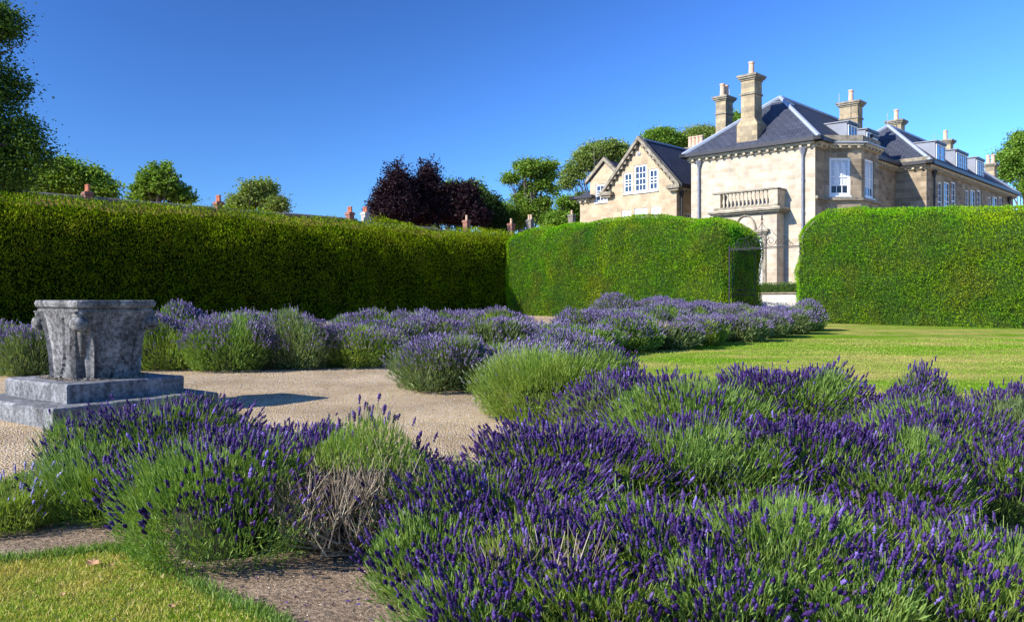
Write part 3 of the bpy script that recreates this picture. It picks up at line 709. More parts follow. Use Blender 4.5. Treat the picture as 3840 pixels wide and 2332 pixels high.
def slab(mb, p, q, r_, s_, th=0.14):
    P = [Vector(x) for x in (p, q, r_, s_)]; n_ = (P[1]-P[0]).cross(P[2]-P[0]).normalized()
    if n_.z < 0: n_ = -n_
    mb.add([*P, *[x - n_*th for x in P]], [(0, 1, 2, 3), (7, 6, 5, 4), (0, 4, 5, 1), (1, 5, 6, 2), (2, 6, 7, 3), (3, 7, 4, 0)])
sl_g = (GR-GE)/((GX1-GX0)/2)
slab(rf, (GM, GY-.05, zr), (GX1+.35, GY-.05, GE-.35*sl_g+.12), (GX1+.35, 9, GE-.35*sl_g+.12), (GM, 9, zr))
slab(rf, (GM, GY-.05, zr), (GX0-.35, GY-.05, GE-.35*sl_g+.12), (GX0-.35, 9, GE-.35*sl_g+.12), (GM, 9, zr))
slab(rf, (LX0-.3, LY-.35, LE+.1), (SG0-.05, LY-.35, LE+.1), (SG0-.05, 8, 11.6), (LX0+2.6, 8, 11.6))
slab(rf, (SG1, LY-.35, LE+.1), (SG0-.05, LY+.3, LE+.45), (SG0-.05, 8, 11.6), (SG1, 8, 11.6))
slab(rf, ((SG0+SG1)/2, LY-.05, SGR+.1), (SG0-.15, LY-.05, SGE-.05), (SG0-.15, 6.2, SGE-.05), ((SG0+SG1)/2, 6.2, SGR+.1))
slab(rf, ((SG0+SG1)/2, LY-.05, SGR+.1), (SG1+.1, LY-.05, SGE-.05), (SG1+.1, 6.2, SGE-.05), ((SG0+SG1)/2, 6.2, SGR+.1))
slab(rf, (LX0-.3, 13.5, LE+.1), (-6, 13.5, LE+.1), (-6, 8, 12.0), (LX0+2.6, 8, 11.6))
slab(rf, (GX1-.4, 4.2, 9.1), (XL+.05, 4.2, 9.1), (XL+.05, 8, 12.0), (GX1-1.6, 8, 12.0))
rf.build('roof', M['slate'], house, label='slate roof of the gabled wing')
roll(ld, (-16, 8, 11.68), (-6, 8, 12.1), .1); roll(ld, (GM, GY+.3, zr+.02), (GM, 8, zr+.02), .09)
roll(ld, (GX1+.1, 4.2, 9.1), (XL+.1, 4.35, 9.3), .08)
ld.tube([(XL-.25, 1.6, 8.4), (XL-.32, 4.2, 10.9)], .10, 4)
ld.build('lead_flashing', M['lead_pale'], house)
# gable copings with blocks beneath, kneelers
for (x0, x1, ze_, zr_, yy, wd_) in ((GX0, GX1, GE, GR, GY, .34), (SG0, SG1, SGE, SGR, LY, .2)):
    cp = MB(); xm = (x0+x1)/2; s_ = (zr_-ze_)/((x1-x0)/2)
    for sg, xe in ((-1, x0), (1, x1)):
        xo = xe + sg*.32; zo = ze_ - .32*s_
        i0 = len(cp.v); L = math.hypot(xo-xm, zr_-zo)
        cp.add([(xm, yy-wd_, zr_+.30), (xo, yy-wd_, zo+.30), (xo, yy+.12, zo+.30), (xm, yy+.12, zr_+.30),
                (xm, yy-wd_, zr_+.02), (xo, yy-wd_, zo+.02), (xo, yy+.12, zo+.02), (xm, yy+.12, zr_+.02)],
               [(0, 1, 2, 3), (7, 6, 5, 4), (0, 4, 5, 1), (1, 5, 6, 2), (2, 6, 7, 3), (3, 7, 4, 0)])
        k = int(L/0.38)
        if wd_ > .3:
            for i in range(1, k):
                q = i/k; cx, cz = xm+(xo-xm)*q, zr_+(zo-zr_)*q
                cp.box(cx-.08, cx+.08, yy-.24, yy-.01, cz-.20, cz+.0)
            cp.box(min(xe-sg*.55, xe+sg*.42), max(xe-sg*.55, xe+sg*.42), yy-.40, yy+.10, zo+.0-.02, zo+.22)
            cp.box(min(xe-sg*.45, xe+sg*.30), max(xe-sg*.45, xe+sg*.30), yy-.30, yy+.08, zo-.16, zo-.023)
    cp.build('coping', M['weathered'], house)
v_ = MB(); v_.lathe(0, 0, [(.10, 0), (.14, .03), (.02, .06)], 10); v_.xf(lambda p: Vector((fx(2397, GY)+p.x, GY-p.z, hz(576, -12, GY)+p.y))); v_.build('vent', M['pipe'], house)

# --- cornice with brackets and gutter
def cornice(pts, zb, name='cornice', mt='trimstone', gut=True, step=0.46):
    c = MB(); g = MB()
    for (a, b_) in zip(pts[:-1], pts[1:]):
        a, b_ = Vector((*a, 0)), Vector((*b_, 0)); d = (b_-a).normalized(); nn = Vector((d.y, -d.x, 0)); L = (b_-a).length
        def bar(mb, p0, p1, z0, z1, e=0.0):
            q = [a - d*e*p1 + nn*p0, b_ + d*e*p1 + nn*p0, b_ + d*e*p1 + nn*p1, a - d*e*p1 + nn*p1]
            if mb is c or mb is g:
                mb.add([(*x.xy, z0) for x in q] + [(*x.xy, z1) for x in q], [(0, 3, 2, 1), (4, 5, 6, 7), (0, 1, 5, 4), (1, 2, 6, 5), (2, 3, 7, 6), (3, 0, 4, 7)])
        bar(c, -.05, .30, zb+.02, zb+.15); bar(c, -.05, .10, zb-.12, zb+.017)
        k = int(L/step)
        for i in range(k):
            s = (i+.5)*L/k; q0 = a + d*(s-.07); q1 = a + d*(s+.07)
            q = [q0+nn*.103, q1+nn*.103, q1+nn*.27, q0+nn*.27]
            c.add([(*x.xy, zb-.10) for x in q] + [(*x.xy, zb+.017) for x in q], [(0, 3, 2, 1), (0, 1, 5, 4), (1, 2, 6, 5), (2, 3, 7, 6), (3, 0, 4, 7)])
        if gut: bar(g, .12, .52, zb+.155, zb+.37, 1.0)
    c.build(name, M[mt], house)
    if gut: g.build('gutter', M['gutter'], house)
cornice([(XL, 8), (XL, 0), (0.0, 0), (0, BY0)], EV)
cornice([(0, yb1), (0, WY0)], EV)
cornice([(-5, WY0), (WX, WY0), (WX, WY1)], EV, mt='trimstone')
cornice([(LX0, 6), (LX0, LY), (SG0, LY)], LE-.15, step=.4)
cornice([(GX1, GY+.3), (GX1, 5.5)], GE-.45, step=.4)
# bay cornice, parapet, sill band
bp = [(0, BY0), (BP, BY0+BP), (BP, BY0+BP+BT), (0, yb1)]
cornice(bp, EV+.05, gut=False)
par = MB(); inner = [(-.3, BY0-.1), (-.3, yb1+.1)]
def offset_poly(e): return [(-.02, BY0-.02-e*1.2), (BP+e, BY0+BP-e*.42), (BP+e, BY0+BP+BT+e*.42), (-.02, yb1+e*1.2)]
par.prism([(-1.2, BY0-.4)] + offset_poly(.40) + [(-1.2, yb1+.4)], EV+.204, EV+.262, 1)
par.prism([(-1.2, BY0-.1)] + offset_poly(.10) + [(-1.2, yb1+.1)], EV+.265, EV+.66, 0)
par.build('bay_parapet', [M['weathered'], M['lead_pale']], house)
sb = MB(); zs = bh[2]-.10
sb.prism([(-.02, BY0-.3), (BP+.14, BY0+BP-.06), (BP+.14, BY0+BP+BT+.06), (-.02, yb1+.3)], zs-.16, zs)
sb.box(.003, .14, 0.02, BY0-.32, zs-.16, zs-.003); sb.build('sill_band', M['weathered'], house)
pp = MB(); pp.box(-3.2, WX+.32, WY0-.32, WY0+.1, EV+.30, EV+.62); pp.box(WX-.1, WX+.30, WY0+.103, WY0+1.1, EV+.30, EV+.60)
pp.build('wing_parapet', M['weathered'], house)

# --- chimneys
def chimney(x0, x1, y0, y1, zb, zt, npots=1, plinth=None, mt='chimney_stone', ph=.85):
    c = MB()
    if plinth:
        zp, e = plinth; c.box(x0-e, x1+e, y0-.10, y1+e*1.2, zb, zp)
        c.add([(x0-e, y0-.10, zp), (x1+e, y0-.10, zp), (x1+e, y1+e*1.2, zp), (x0-e, y1+e*1.2, zp), (x0, y0, zp+.35), (x1, y0, zp+.35), (x1, y1, zp+.35), (x0, y1, zp+.35)],
              [(0, 1, 5, 4), (1, 2, 6, 5), (2, 3, 7, 6), (3, 0, 4, 7)])
    c.box(x0, x1, y0, y1, zb, zt-.32)
    o = c.build('chimney', M[mt], house); cap = MB()
    cap.box(x0-.06, x1+.06, y0-.06, y1+.06, zt-1.16, zt-1.06)
    cap.box(x0-.06, x1+.06, y0-.06, y1+.06, zt-.317, zt-.22); cap.box(x0-.14, x1+.14, y0-.14, y1+.14, zt-.217, zt-.12); cap.box(x0-.20, x1+.20, y0-.20, y1+.20, zt-.117, zt)
    cap.build('cap', M['weathered'], o)
    for i in range(npots):
        q = (i+.5)/npots; cx = x0+(x1-x0)*(q if x1-x0 > y1-y0 or npots == 1 else .5); cy = y0+(y1-y0)*(.5 if x1-x0 > y1-y0 or npots == 1 else q)
        p_ = MB(); p_.lathe(cx, cy, [(.20, zt), (.19, zt+.08), (.165, zt+.12), (.145, zt+ph-.14), (.18, zt+ph-.12), (.18, zt+ph-.03), (.12, zt+ph)], 12)
        p_.build('chimney_pot', M['pot'], o)
    return o
yc = .15
c1a, c1b = fx(2779, yc), fx(2829, yc)
chimney(c1a, c1b, yc, yc+fy(2857, c1b)-fy(2829, c1b)*1.0, 9.9, hz(277, -3.5, yc+.2), 1, (hz(462, -3.5, yc), .22))
c2a, c2b = fx(2684, 4.0), fx(2721, 4.0)
chimney(c2a, c2b, 4.0, 4.95, 9.3, hz(364, -8, 4.2), 2)
c3a, c3b = fx(3148, 11.0), fx(3216, 11.0)
chimney(c3a, c3b, 11.0, 11.85, 10.4, hz(379, -2, 11.2), 1)
def chim_at(px0, px1, D, pyt, w_b=.8, n=1, zb=11.5):
    # left front corner at px0, right front corner at px1, depth D
    wx = at(px1, D); rel = Vector((wx-P0[0], D-P0[1], 0)); X1 = rel.x*EX[0]+rel.y*EX[1]; Y1 = rel.x*EY[0]+rel.y*EY[1]
    chimney(fx(px0, Y1), X1, Y1, Y1+w_b, zb, zat(pyt, D), n)
chim_at(3329, 3379, 59.8, 448, .8)
chim_at(3516, 3564, 67.0, 523, .8)
chim_at(3692, 3729, 75.0, 612, .8, 2, 9.0)
chim_at(2573, 2628, 60.0, 548, .7, 4, 9.5)
# lightning rods
for (px_, D_, y0_, y1_) in ((2735, 53.5, 368, 335), (3147, 54.0, 380, 352), (3328, 59.5, 450, 425), (3503, 67, 525, 505)):
    wx = at(px_, D_); rel = (wx-P0[0], D_-P0[1]); lx = rel[0]*EX[0]+rel[1]*EX[1]; ly = rel[0]*EY[0]+rel[1]*EY[1]
    b = MB(); b.tube([(lx, ly, zat(y0_, D_)-.3), (lx, ly, zat(y1_, D_))], .025, 5); b.build('lightning_rod', M['lead_pale'], house)

# --- dormers: lead boxes with white casements, on slopes facing +X
def dormer(xf_, y0, y1, z0, z1, x_back, cols=3, rows=2):
    d = MB(); d.add([(xf_, y0, z0), (xf_, y1, z0), (xf_, y1, z1), (xf_, y0, z1), (x_back, y0, z0+.1), (x_back, y1, z0+.1), (x_back, y1, z1+.06), (x_back, y0, z1+.06)],
                    [(0, 3, 7, 4), (1, 5, 6, 2), (3, 2, 6, 7), (0, 1, 2, 3)])
    d.box(x_back, xf_+.14, y0-.06, y1+.06, z1+.063, z1+.13)
    d.box(xf_-.02, xf_+.10, y0-.04, y1+.04, z1-.05, z1+.058, 1)
    o = d.build('dormer', [M['lead'], M['gutter']], house)
    w = MB(); f_ = .07; X0, X1 = xf_+.012, xf_+.06; ya, yb, za, zb = y0+.08, y1-.08, z0+.02, z1-.08
    w.box(X0, X1, ya, ya+f_, za, zb); w.box(X0, X1, yb-f_, yb, za, zb); w.box(X0, X1, ya+f_, yb-f_, zb-f_, zb); w.box(X0, X1, ya+f_, yb-f_, za, za+f_)
    for i in range(1, cols): y_ = ya+(yb-ya)*i/cols; w.box(X0, X1-.006, y_-.035, y_+.035, za+f_, zb-f_)
    for i in range(1, rows): z_ = za+(zb-za)*i/rows; w.box(X0, X1-.015, ya+f_, yb-f_, z_-.018, z_+.018)
    w.add([(xf_+.02, ya, za), (xf_+.02, yb, za), (xf_+.02, yb, zb), (xf_+.02, ya, zb)], [(0, 1, 2, 3)], 1)
    w.build('casement', [M['white'], M['glass']], o)
for (p0, p1, q0, q1, xf_, bk, c) in ((3176, 3213, 460, 540, -.55, -3.0, 3), (3246, 3290, 488, 560, -.55, -2.6, 4)):
    y0, y1 = fy(p0, xf_), fy(p1, xf_); dormer(xf_, y0, y1, 10.35, hz(q0, xf_, y0), bk, c, 2)
for (p0, p1, q0, q1, c) in ((3507, 3543, 533, 606, 2), (3582, 3626, 565, 640, 5), (3659, 3688, 594, 664, 4)):
    xf_ = WX-.45; y0, y1 = fy(p0, xf_), fy(p1, xf_); dormer(xf_, y0, y1, 10.2, hz(q0, xf_, y0), -1.2, c, 2)
# attic window frame standing at the foot of the wing's hip
b = MB(); xw = fx(3295, 9.5); b.box(-.05, .05, 9.3, 9.9, 10.1, 11.6); 
dormer(-.5, 9.6, 10.5, 10.1, 11.5, -2.2, 2, 2)

# --- downpipes
def pipe(x, y, ztop, nx, ny, mt='pipe'):
    b = MB(); b.lathe(0, 0, [(.07, -.45), (.17, -.12), (.19, -.1), (.19, 0)], 4); b.tube([(0, 0, -.4), (0, 0, -8.0+1.0)], .065, 8)
    for z in (-1.8, -3.6, -5.4): b.lathe(0, 0, [(.085, z), (.085, z+.12)], 8)
    b.xf(lambda p: Vector((x+nx*.13+p.x, y+ny*.13+p.y, ztop+p.z))); b.build('downpipe', M[mt], house)
pipe(fx(2624, 0), 0, EV-.1, 0, -1); pipe(fx(3013, 0), 0, EV-.1, 0, -1)
pipe(GX1, fy(2550, GX1), GE-.5, 1, 0, 'gutter'); pipe(WX, fy(3496, WX), EV-.1, 1, 0, 'gutter'); pipe(WX, fy(3778, WX), EV-.1, 1, 0, 'gutter')

# --- porch and balcony
PY = -0.9; px1, px0 = fx(2913, PY), fx(2684, PY); zsl = hz(786, px1, PY)+.02; ztp = hz(703, px1, PY)
pw = MB(); pc = fx(2796, PY); dr = .62; dz_top = hz(868, pc, PY)
pw.wall((0, PY, 0), X_, -Y_, [(px0, TZ), (px1, TZ), (px1, zsl-.2), (px0, zsl-.2)], [(pc-1.0, pc+1.0, TZ+.02, dz_top-.35)], rev=.3)
pw.wall((px1, 0, 0), Y_, X_, [(PY, TZ), (-.002, TZ), (-.002, zsl-.2), (PY, zsl-.2)]); pw.wall((px0, 0, 0), Y_, -X_, [(PY, TZ), (-.002, TZ), (-.002, zsl-.2), (PY, zsl-.2)])
pw.build('porch_wall', M['ashlar'], house)
s = MB(); s.box(px0-.12, px1+.12, PY-.12, -.003, zsl-.197, zsl-.12); s.box(px0-.25, px1+.25, PY-.25, -.003, zsl-.117, zsl-.03); s.box(px0-.36, px1+.36, PY-.36, -.003, zsl-.027, zsl+.07)
s.build('porch_cornice', M['weathered'], house); s = MB(); s.box(px0-.30, px1+.30, PY-.30, -.003, zsl+.073, zsl+.14); s.build('porch_blocking', M['trimstone'], house)
bl = MB(); zb_ = zsl+.143
bl.box(px0-.10, px1+.10, PY-.10, PY+.14, zb_, zb_+.16)
bl.box(px0-.14, px1+.14, PY-.14, PY+.20, ztp-.08, ztp); bl.box(px1-.18, px1+.14, PY+.203, -.003, ztp-.10, ztp-.004); bl.box(px0-.14, px0+.18, PY+.203, -.003, ztp-.10, ztp-.004)
bo = bl.build('balustrade', M['weathered'], house)
pr = MB()
pr.box(px1-.42, px1+.08, PY-.08, PY+.12, zb_+.163, ztp-.103); pr.box(px1-.16, px1+.08, PY+.143, -.003, zb_, ztp-.107)
pr.box(px0-.08, px0+.34, PY-.08, PY+.12, zb_+.163, ztp-.103); pr.box(px0-.08, px0+.12, PY+.143, -.003, zb_, ztp-.107)
pr.build('pier', M['trimstone'], bo)
n_b = 12; z0_, z1_ = zb_+.163, ztp-.103; hh = z1_-z0_
for i in range(n_b):
    cx = px0+.40+(px1-.48-px0-.40)*(i+.5)/n_b
    b = MB(); b.lathe(cx, PY+.02, [(.075, z0_), (.075, z0_+hh*.08), (.04, z0_+hh*.14), (.085, z0_+hh*.34), (.07, z0_+hh*.48), (.035, z0_+hh*.72), (.04, z0_+hh*.82), (.075, z0_+hh*.9), (.075, z1_)], 8)
    b.build('baluster', M['trimstone'], bo, smooth=True)
d = MB()   # door case with arched fanlight moulding
pts = [(pc+.62*math.cos(a), PY-.05, dz_top+.05+.85*math.sin(a)) for a in [math.pi*i/14 for i in range(15)]]
d.tube(pts, .055, 6); d.box(pc-.05, pc+.05, PY-.12, PY-.003, dz_top+.86, dz_top+1.1)
d.box(pc-1.45, pc+1.45, PY-.22, PY-.003, dz_top-.10, dz_top+.04); d.box(pc-1.35, pc+1.35, PY-.14, PY-.003, dz_top-.2, dz_top-.103)
for sg in (-1, 1): d.box(pc+sg*1.15-.1, pc+sg*1.15+.1, PY-.09, PY-.003, TZ, dz_top-.203)
d.build('door_case', M['weathered'], house)
d = MB(); d.box(pc-.96, pc+.96, PY+.24, PY+.29, TZ+.02, dz_top-.37); d.box(pc-.02, pc+.02, PY+.22, PY+.237, TZ+.02, dz_top-.37)
for sg in (-1, 1):
    for z in (TZ+.3, TZ+1.5): d.box(pc+sg*.48-.32, pc+sg*.48+.32, PY+.225, PY+.237, z, z+.9)
d.build('door', M['white'], house)

# terrace, retaining wall, low box hedge
def loc2w(X, Y): return (P0[0]+X*EX[0]+Y*EY[0], P0[1]+X*EX[1]+Y*EY[1])
sheet('terrace', [loc2w(-40, -5.8), loc2w(40, -5.8), loc2w(40, 120), loc2w(-40, 120)], M['gravel'], TZ, slope=False)
b = MB(); b.box(-40, 40, -6.15, -5.8, .2, TZ+.0); b.box(-40, 40, -6.22, -5.74, TZ+.003, TZ+.07, 1)
o = b.build('retaining_wall', [M['wallwhite'], M['weathered']]); o.location = (P0[0], P0[1], 0); o.rotation_euler = (0, 0, HA)
tag(o, 'pale stone retaining wall seen through the gate below the porch', 'wall')
ps = loc2w(-7, -5.2)
hedge('low_box_hedge', ps, UA, 14, .8, lambda q: 1.93, 'low bright green box hedge on top of the pale retaining wall', r_top=.12, r_v=.1, deep=.02, dens=900, lsz=(.06, .035), mt='box', amp=.2, step=.25, z0fun=TZ)

# ------------------------------------------------------------ cottages beyond the left hedge
c0 = (-22.9, 46.0)
def ctt(px):
    u = (px-CXP)/F_PX; return (u*c0[1]-c0[0])/(UB[0]-u*UB[1])
def cottage(t0, t1, ridge, eave, chims, mt_wall, label):
    root = empty('cottage', (c0[0]+UB[0]*t0, c0[1]+UB[1]*t0, .45), math.atan2(UB[1], UB[0])); tag(root, label, 'cottage', 'row of cottages beyond the left hedge')
    L = t1-t0; hw = 3.0; zr_ = ridge-.45; ze_ = eave-.45; g = .01
    b = MB(); b.box(g, L-g, -hw, hw, 0, ze_); b.add([(g, -hw, ze_), (g, hw, ze_), (g, 0, zr_-.1)], [(0, 1, 2)]); b.add([(L-g, -hw, ze_), (L-g, hw, ze_), (L-g, 0, zr_-.1)], [(0, 2, 1)])
    b.build('wall', M[mt_wall], root)
    r = MB()
    for sg in (-1, 1):
        r.add([(0, 0, zr_), (L, 0, zr_), (L, sg*(hw+.25), ze_-.1), (0, sg*(hw+.25), ze_-.1), (0, 0, zr_-.12), (L, 0, zr_-.12), (L, sg*(hw+.25), ze_-.22), (0, sg*(hw+.25), ze_-.22)],
              [(0, 1, 2, 3), (7, 6, 5, 4), (3, 2, 6, 7), (1, 5, 6, 2), (0, 3, 7, 4)])
    r.build('roof', M['pantile'], root)
    rr = MB(); rr.tube([(0, 0, zr_+.02), (L, 0, zr_+.02)], .13, 6); rr.build('ridge_tiles', M['greystone'], root)
    for (pxc, wpx, pyt, mtc, n, pm) in chims:
        tc_ = ctt(pxc)-t0; D = c0[1]+UB[1]*(tc_+t0); zt = zat(pyt, D)-.45; w = max(.24, wpx/F_PX*D/2*.72)
        k = MB(); k.box(tc_-.20, tc_+.20, -w, w, zr_-.6, zt-.18); k.box(tc_-.25, tc_+.25, -w-.06, w+.06, zt-.177, zt-.06); k.box(tc_-.22, tc_+.22, -w-.02, w+.02, zt-.057, zt)
        ko = k.build('chimney', M[mtc], root)
        for i in range(n):
            yp = -w+(2*w)*(i+.5)/n; p_ = MB(); p_.lathe(tc_, yp, [(.11, zt), (.10, zt+.1), (.085, zt+.32), (.11, zt+.34), (.10, zt+.40)], 10); p_.build('chimney_pot', M[pm], ko)
cottage(-10, ctt(560), 6.72, 4.2, [(328, 34, 720, 'brick', 2, 'redpot')], 'brick', 'nearest red pantiled cottage with a dark brick chimney, leftmost above the hedge')
cottage(ctt(560), ctt(1060), 6.72, 4.1, [(819, 30, 757, 'brick', 2, 'redpot')], 'brick', 'red pantiled cottage whose orange brick chimney stands left of the willowy tree')
cottage(ctt(1060), ctt(1338), 6.75, 4.1, [(1312, 30, 797, 'brick', 2, 'redpot')], 'brick', 'red pantiled cottage with the orange brick chimney beside the whitewashed one')
cottage(ctt(1338), ctt(1640), 6.6, 4.1, [(1370, 32, 797, 'render', 2, 'redpot')], 'brick', 'cottage with the whitewashed chimney left of the copper beeches')
cottage(ctt(1640), ctt(1850), 6.5, 4.1, [(1750, 28, 826, 'brick', 1, 'pot')], 'brick', 'cottage with a low brick chimney in front of the copper beeches')
cottage(ctt(1850), ctt(1945), 6.6, 4.1, [(1917, 27, 838, 'brick', 1, 'pot')], 'brick', 'cottage with a brick chimney above the hedge corner')
cottage(ctt(1945), ctt(2075), 7.0, 4.1, [(1988, 32, 823, 'greystone', 2, 'pot')], 'greystone', 'stone cottage with a grey two pot chimney below the tall loose tree')
cottage(ctt(2075), ctt(2180), 7.6, 4.1, [(2144, 32, 805, 'greystone', 1, 'pot')], 'greystone', 'stone cottage with a dark grey chimney just left of the manor house')

# ------------------------------------------------------------ trees
def tree(name, px, D, blobs, label, mt, nleaf=26000, lsize=0.24, zbase=.5, trunk_r=.35, spiky=0.0, droop=0.0, clump=0.7, hollow=0.45, group=None, nbr=26, seed=1, bark='bark', dd=1.0):
    """blobs: (px, py, rx_px, ry_px) in photo measure at distance D -> real ellipsoids with depth"""
    global rng
    keep = rng; rng = np.random.default_rng(seed); rnd = random.Random(seed)
    root = empty(name, (at(px, D), D, zbase)); tag(root, label, 'tree', group)
    lsize *= .78; nleaf = int(nleaf*1.5)
    E = []
    for (bx, by, rx, ry) in blobs:
        r_ = rx/F_PX*D; E.append((at(bx, D)-at(px, D), rnd.uniform(-.5, .5)*r_*dd, zat(by, D)-zbase, r_, max(r_*.8, ry/F_PX*D*.8)*dd, ry/F_PX*D))
    vol = np.array([e[3]*e[4]*e[5] for e in E])**0.75; vol /= vol.sum()
    ncl = nleaf//26; idx = rng.choice(len(E), ncl, p=vol); Ea = np.array(E)[idx]
    d = unit(rng.normal(size=(ncl, 3))); rad = (hollow + (1-hollow)*rng.random(ncl)**0.6)[:, None]
    lump = np.array([0.84 + 0.55*noise.noise(Vector(q)*1.7 + Vector((seed, 0, i % 7*0))) for i, q in enumerate(d)])[:, None]
    cc = Ea[:, :3] + d*Ea[:, 3:6]*rad*lump
    zmin = 0.4
    # trunk and limbs to clump centres
    tb = MB(); ztop = max(e[2] for e in E); base_z = -zbase*0; cen = Vector((np.average([e[0] for e in E], weights=vol), 0, 0))
    tp = [Vector((0, 0, 0)), Vector((cen.x*.15, 0, ztop*.3)), Vector((cen.x*.5, .1, ztop*.6)), Vector((cen.x*.8, 0, ztop*.85)), Vector((cen.x, 0, ztop*1.0))]
    tb.tube(tp, [trunk_r, trunk_r*.8, trunk_r*.5, trunk_r*.25, trunk_r*.08], 8); tb.build('trunk', M[bark], root)
    lb = MB()
    for k in range(nbr):
        q = Vector(cc[rng.integers(0, ncl)]); s = rnd.uniform(.25, .8); i = min(3, int(s*4)); f = s*4-i; st = tp[i].lerp(tp[i+1], f)
        if st.z > q.z + 2: st = tp[0].lerp(tp[-1], max(.15, q.z/ztop*.6))
        m_ = st.lerp(q, .5) + Vector((rnd.uniform(-.4, .4), rnd.uniform(-.4, .4), rnd.uniform(-.1, .6)))
        lb.tube([st, m_, q], [trunk_r*.28, trunk_r*.16, trunk_r*.04], 5)
        for _ in range(2):
            q2 = q + Vector((rnd.uniform(-1, 1), rnd.uniform(-1, 1), rnd.uniform(-.3, .8)))*.9; lb.tube([m_.lerp(q, .4), q2], [trunk_r*.08, trunk_r*.02], 4)
    lb.build('branches', M[bark], root)
    # leaves
    per = 26; n = ncl*per; c_ = np.repeat(cc, per, 0); out = np.repeat(unit(d*Ea[:, 3:6]), per, 0)
    if spiky:      # layered sprays reaching outwards
        tt = rng.random((n, 1))**0.8; horiz = out*np.array([1, 1, .45]) + np.array([0, 0, .25]); horiz = unit(horiz)
        tw = unit(np.cross(horiz, np.array([0, 0, 1.0])))
        pos = c_ + horiz*tt*spiky - horiz*spiky*.4 + tw*rng.normal(0, .10*spiky, (n, 1))*(1.2-tt) + np.array([0, 0, 1.0])*rng.normal(0, .035*spiky, (n, 1)) - np.array([0, 0, 1])*tt*tt*droop
    else:
        cs = np.repeat(rng.uniform(.5, 1.3, (ncl, 1)), per, 0)*clump
        pos = c_ + rng.normal(0, .5, (n, 3))*cs*np.array([1, 1, .62]) - np.array([0, 0, 1])*rng.random((n, 1))*droop
    dd_ = unit(rng.normal(size=(n, 3))*np.array([1, 1, .5]) + out*.35 + np.array([0, 0, -.25]))
    sz = lsize*rng.uniform(.6, 1.3, n)
    LV, LF = leaves(pos, dd_, sz, sz*.62, .06)
    link('crown', npmesh('crown', LV, [LF], M[mt]), root)
    rng = keep
    return root
tree('lime_tree', -140, 36, [(-60, 90, 170, 110), (40, 90, 60, 60), (-80, 330, 190, 170), (60, 330, 60, 60), (-40, 520, 180, 130), (110, 500, 80, 70), (150, 570, 75, 60), (-120, 660, 210, 110), (40, 640, 120, 70), (-260, 300, 200, 330), (190, 600, 40, 30)],
     'big dark green tree at the left edge, towering over the shaded hedge', 'lime', 60000, .17, trunk_r=.5, clump=.62, hollow=.35, seed=3)
tree('garden_tree', 260, 52, [(170, 700, 90, 70), (260, 670, 90, 60), (330, 690, 80, 60), (390, 725, 60, 36), (240, 640, 50, 40)], 'bright green leafy tree behind the brick chimney, beside the big dark tree', 'bright', 26000, .26, seed=4, clump=.6)
tree('garden_tree', 590, 58, [(590, 700, 85, 45), (600, 650, 40, 36), (540, 725, 60, 36), (650, 730, 60, 40), (555, 670, 30, 28), (690, 750, 30, 15)], 'bright green tree with upright pointed shoots, second from the left above the hedge', 'bright', 17000, .24, seed=5, clump=.5, hollow=.1, spiky=.9)
tree('garden_tree', 975, 58, [(960, 720, 70, 42), (990, 690, 50, 30), (1030, 755, 60, 28), (900, 750, 50, 28), (940, 690, 30, 24)], 'feathery olive green tree with fine drooping twigs left of the copper beeches', 'olive', 15000, .22, seed=6, clump=.5, hollow=.1, droop=.6)
cg = 'copper beeches beyond the hedge'
tree('copper_beech', 1490, 68, [(1490, 800, 55, 45), (1485, 735, 34, 40), (1485, 685, 14, 28), (1440, 790, 24, 30), (1492, 650, 5, 14), (1455, 730, 10, 20), (1525, 730, 14, 24)], 'dark purple copper beech with a thin leaning top, leftmost of its group', 'copper', 44000, .24, spiky=2.4, clump=.6, hollow=.1, group=cg, seed=8, trunk_r=.4)
tree('copper_beech', 1605, 70, [(1605, 800, 55, 45), (1600, 740, 36, 38), (1590, 680, 8, 30), (1620, 680, 8, 30), (1650, 725, 24, 14), (1608, 645, 4, 14), (1575, 725, 14, 20)], 'dark purple copper beech with the tallest twiggy top, middle of its group', 'copper', 44000, .24, spiky=2.4, clump=.6, hollow=.1, group=cg, seed=9, trunk_r=.4)
tree('copper_beech', 1745, 70, [(1735, 800, 50, 45), (1735, 745, 32, 34), (1745, 715, 18, 14), (1775, 820, 30, 26)], 'lower rounded copper beech on the right of its group', 'copper', 34000, .24, spiky=2.0, clump=.6, hollow=.1, group=cg, seed=10, trunk_r=.4)
tree('garden_tree', 1690, 76, [(1690, 720, 40, 50), (1770, 730, 60, 56), (1700, 790, 90, 60), (1560, 790, 80, 50)], 'green tree showing between and behind the copper beeches', 'mid', 18000, .26, seed=11)
tree('garden_tree', 1835, 74, [(1830, 790, 60, 60), (1850, 830, 60, 40), (1810, 760, 30, 36)], 'dark green tree against the right side of the copper beeches', 'darkg', 16000, .26, seed=12)
tree('garden_tree', 1900, 80, [(1890, 800, 45, 36), (1930, 830, 50, 30)], 'small sunlit green tree in the dip of the tree line', 'mid', 9000, .26, seed=13)
tree('sycamore_tree', 1992, 76, [(1985, 635, 62, 42), (2050, 650, 40, 44), (1915, 668, 36, 24), (1980, 715, 46, 40), (2075, 715, 26, 22), (1975, 790, 60, 44), (2035, 760, 40, 30), (1940, 810, 50, 36), (2030, 690, 40, 30), (1945, 745, 26, 24), (2060, 620, 30, 26)],
     'tall loose green tree with its pale trunk showing, in the gap left of the house', 'bright', 20000, .26, seed=14, clump=.55, hollow=.25, nbr=34, trunk_r=.32)
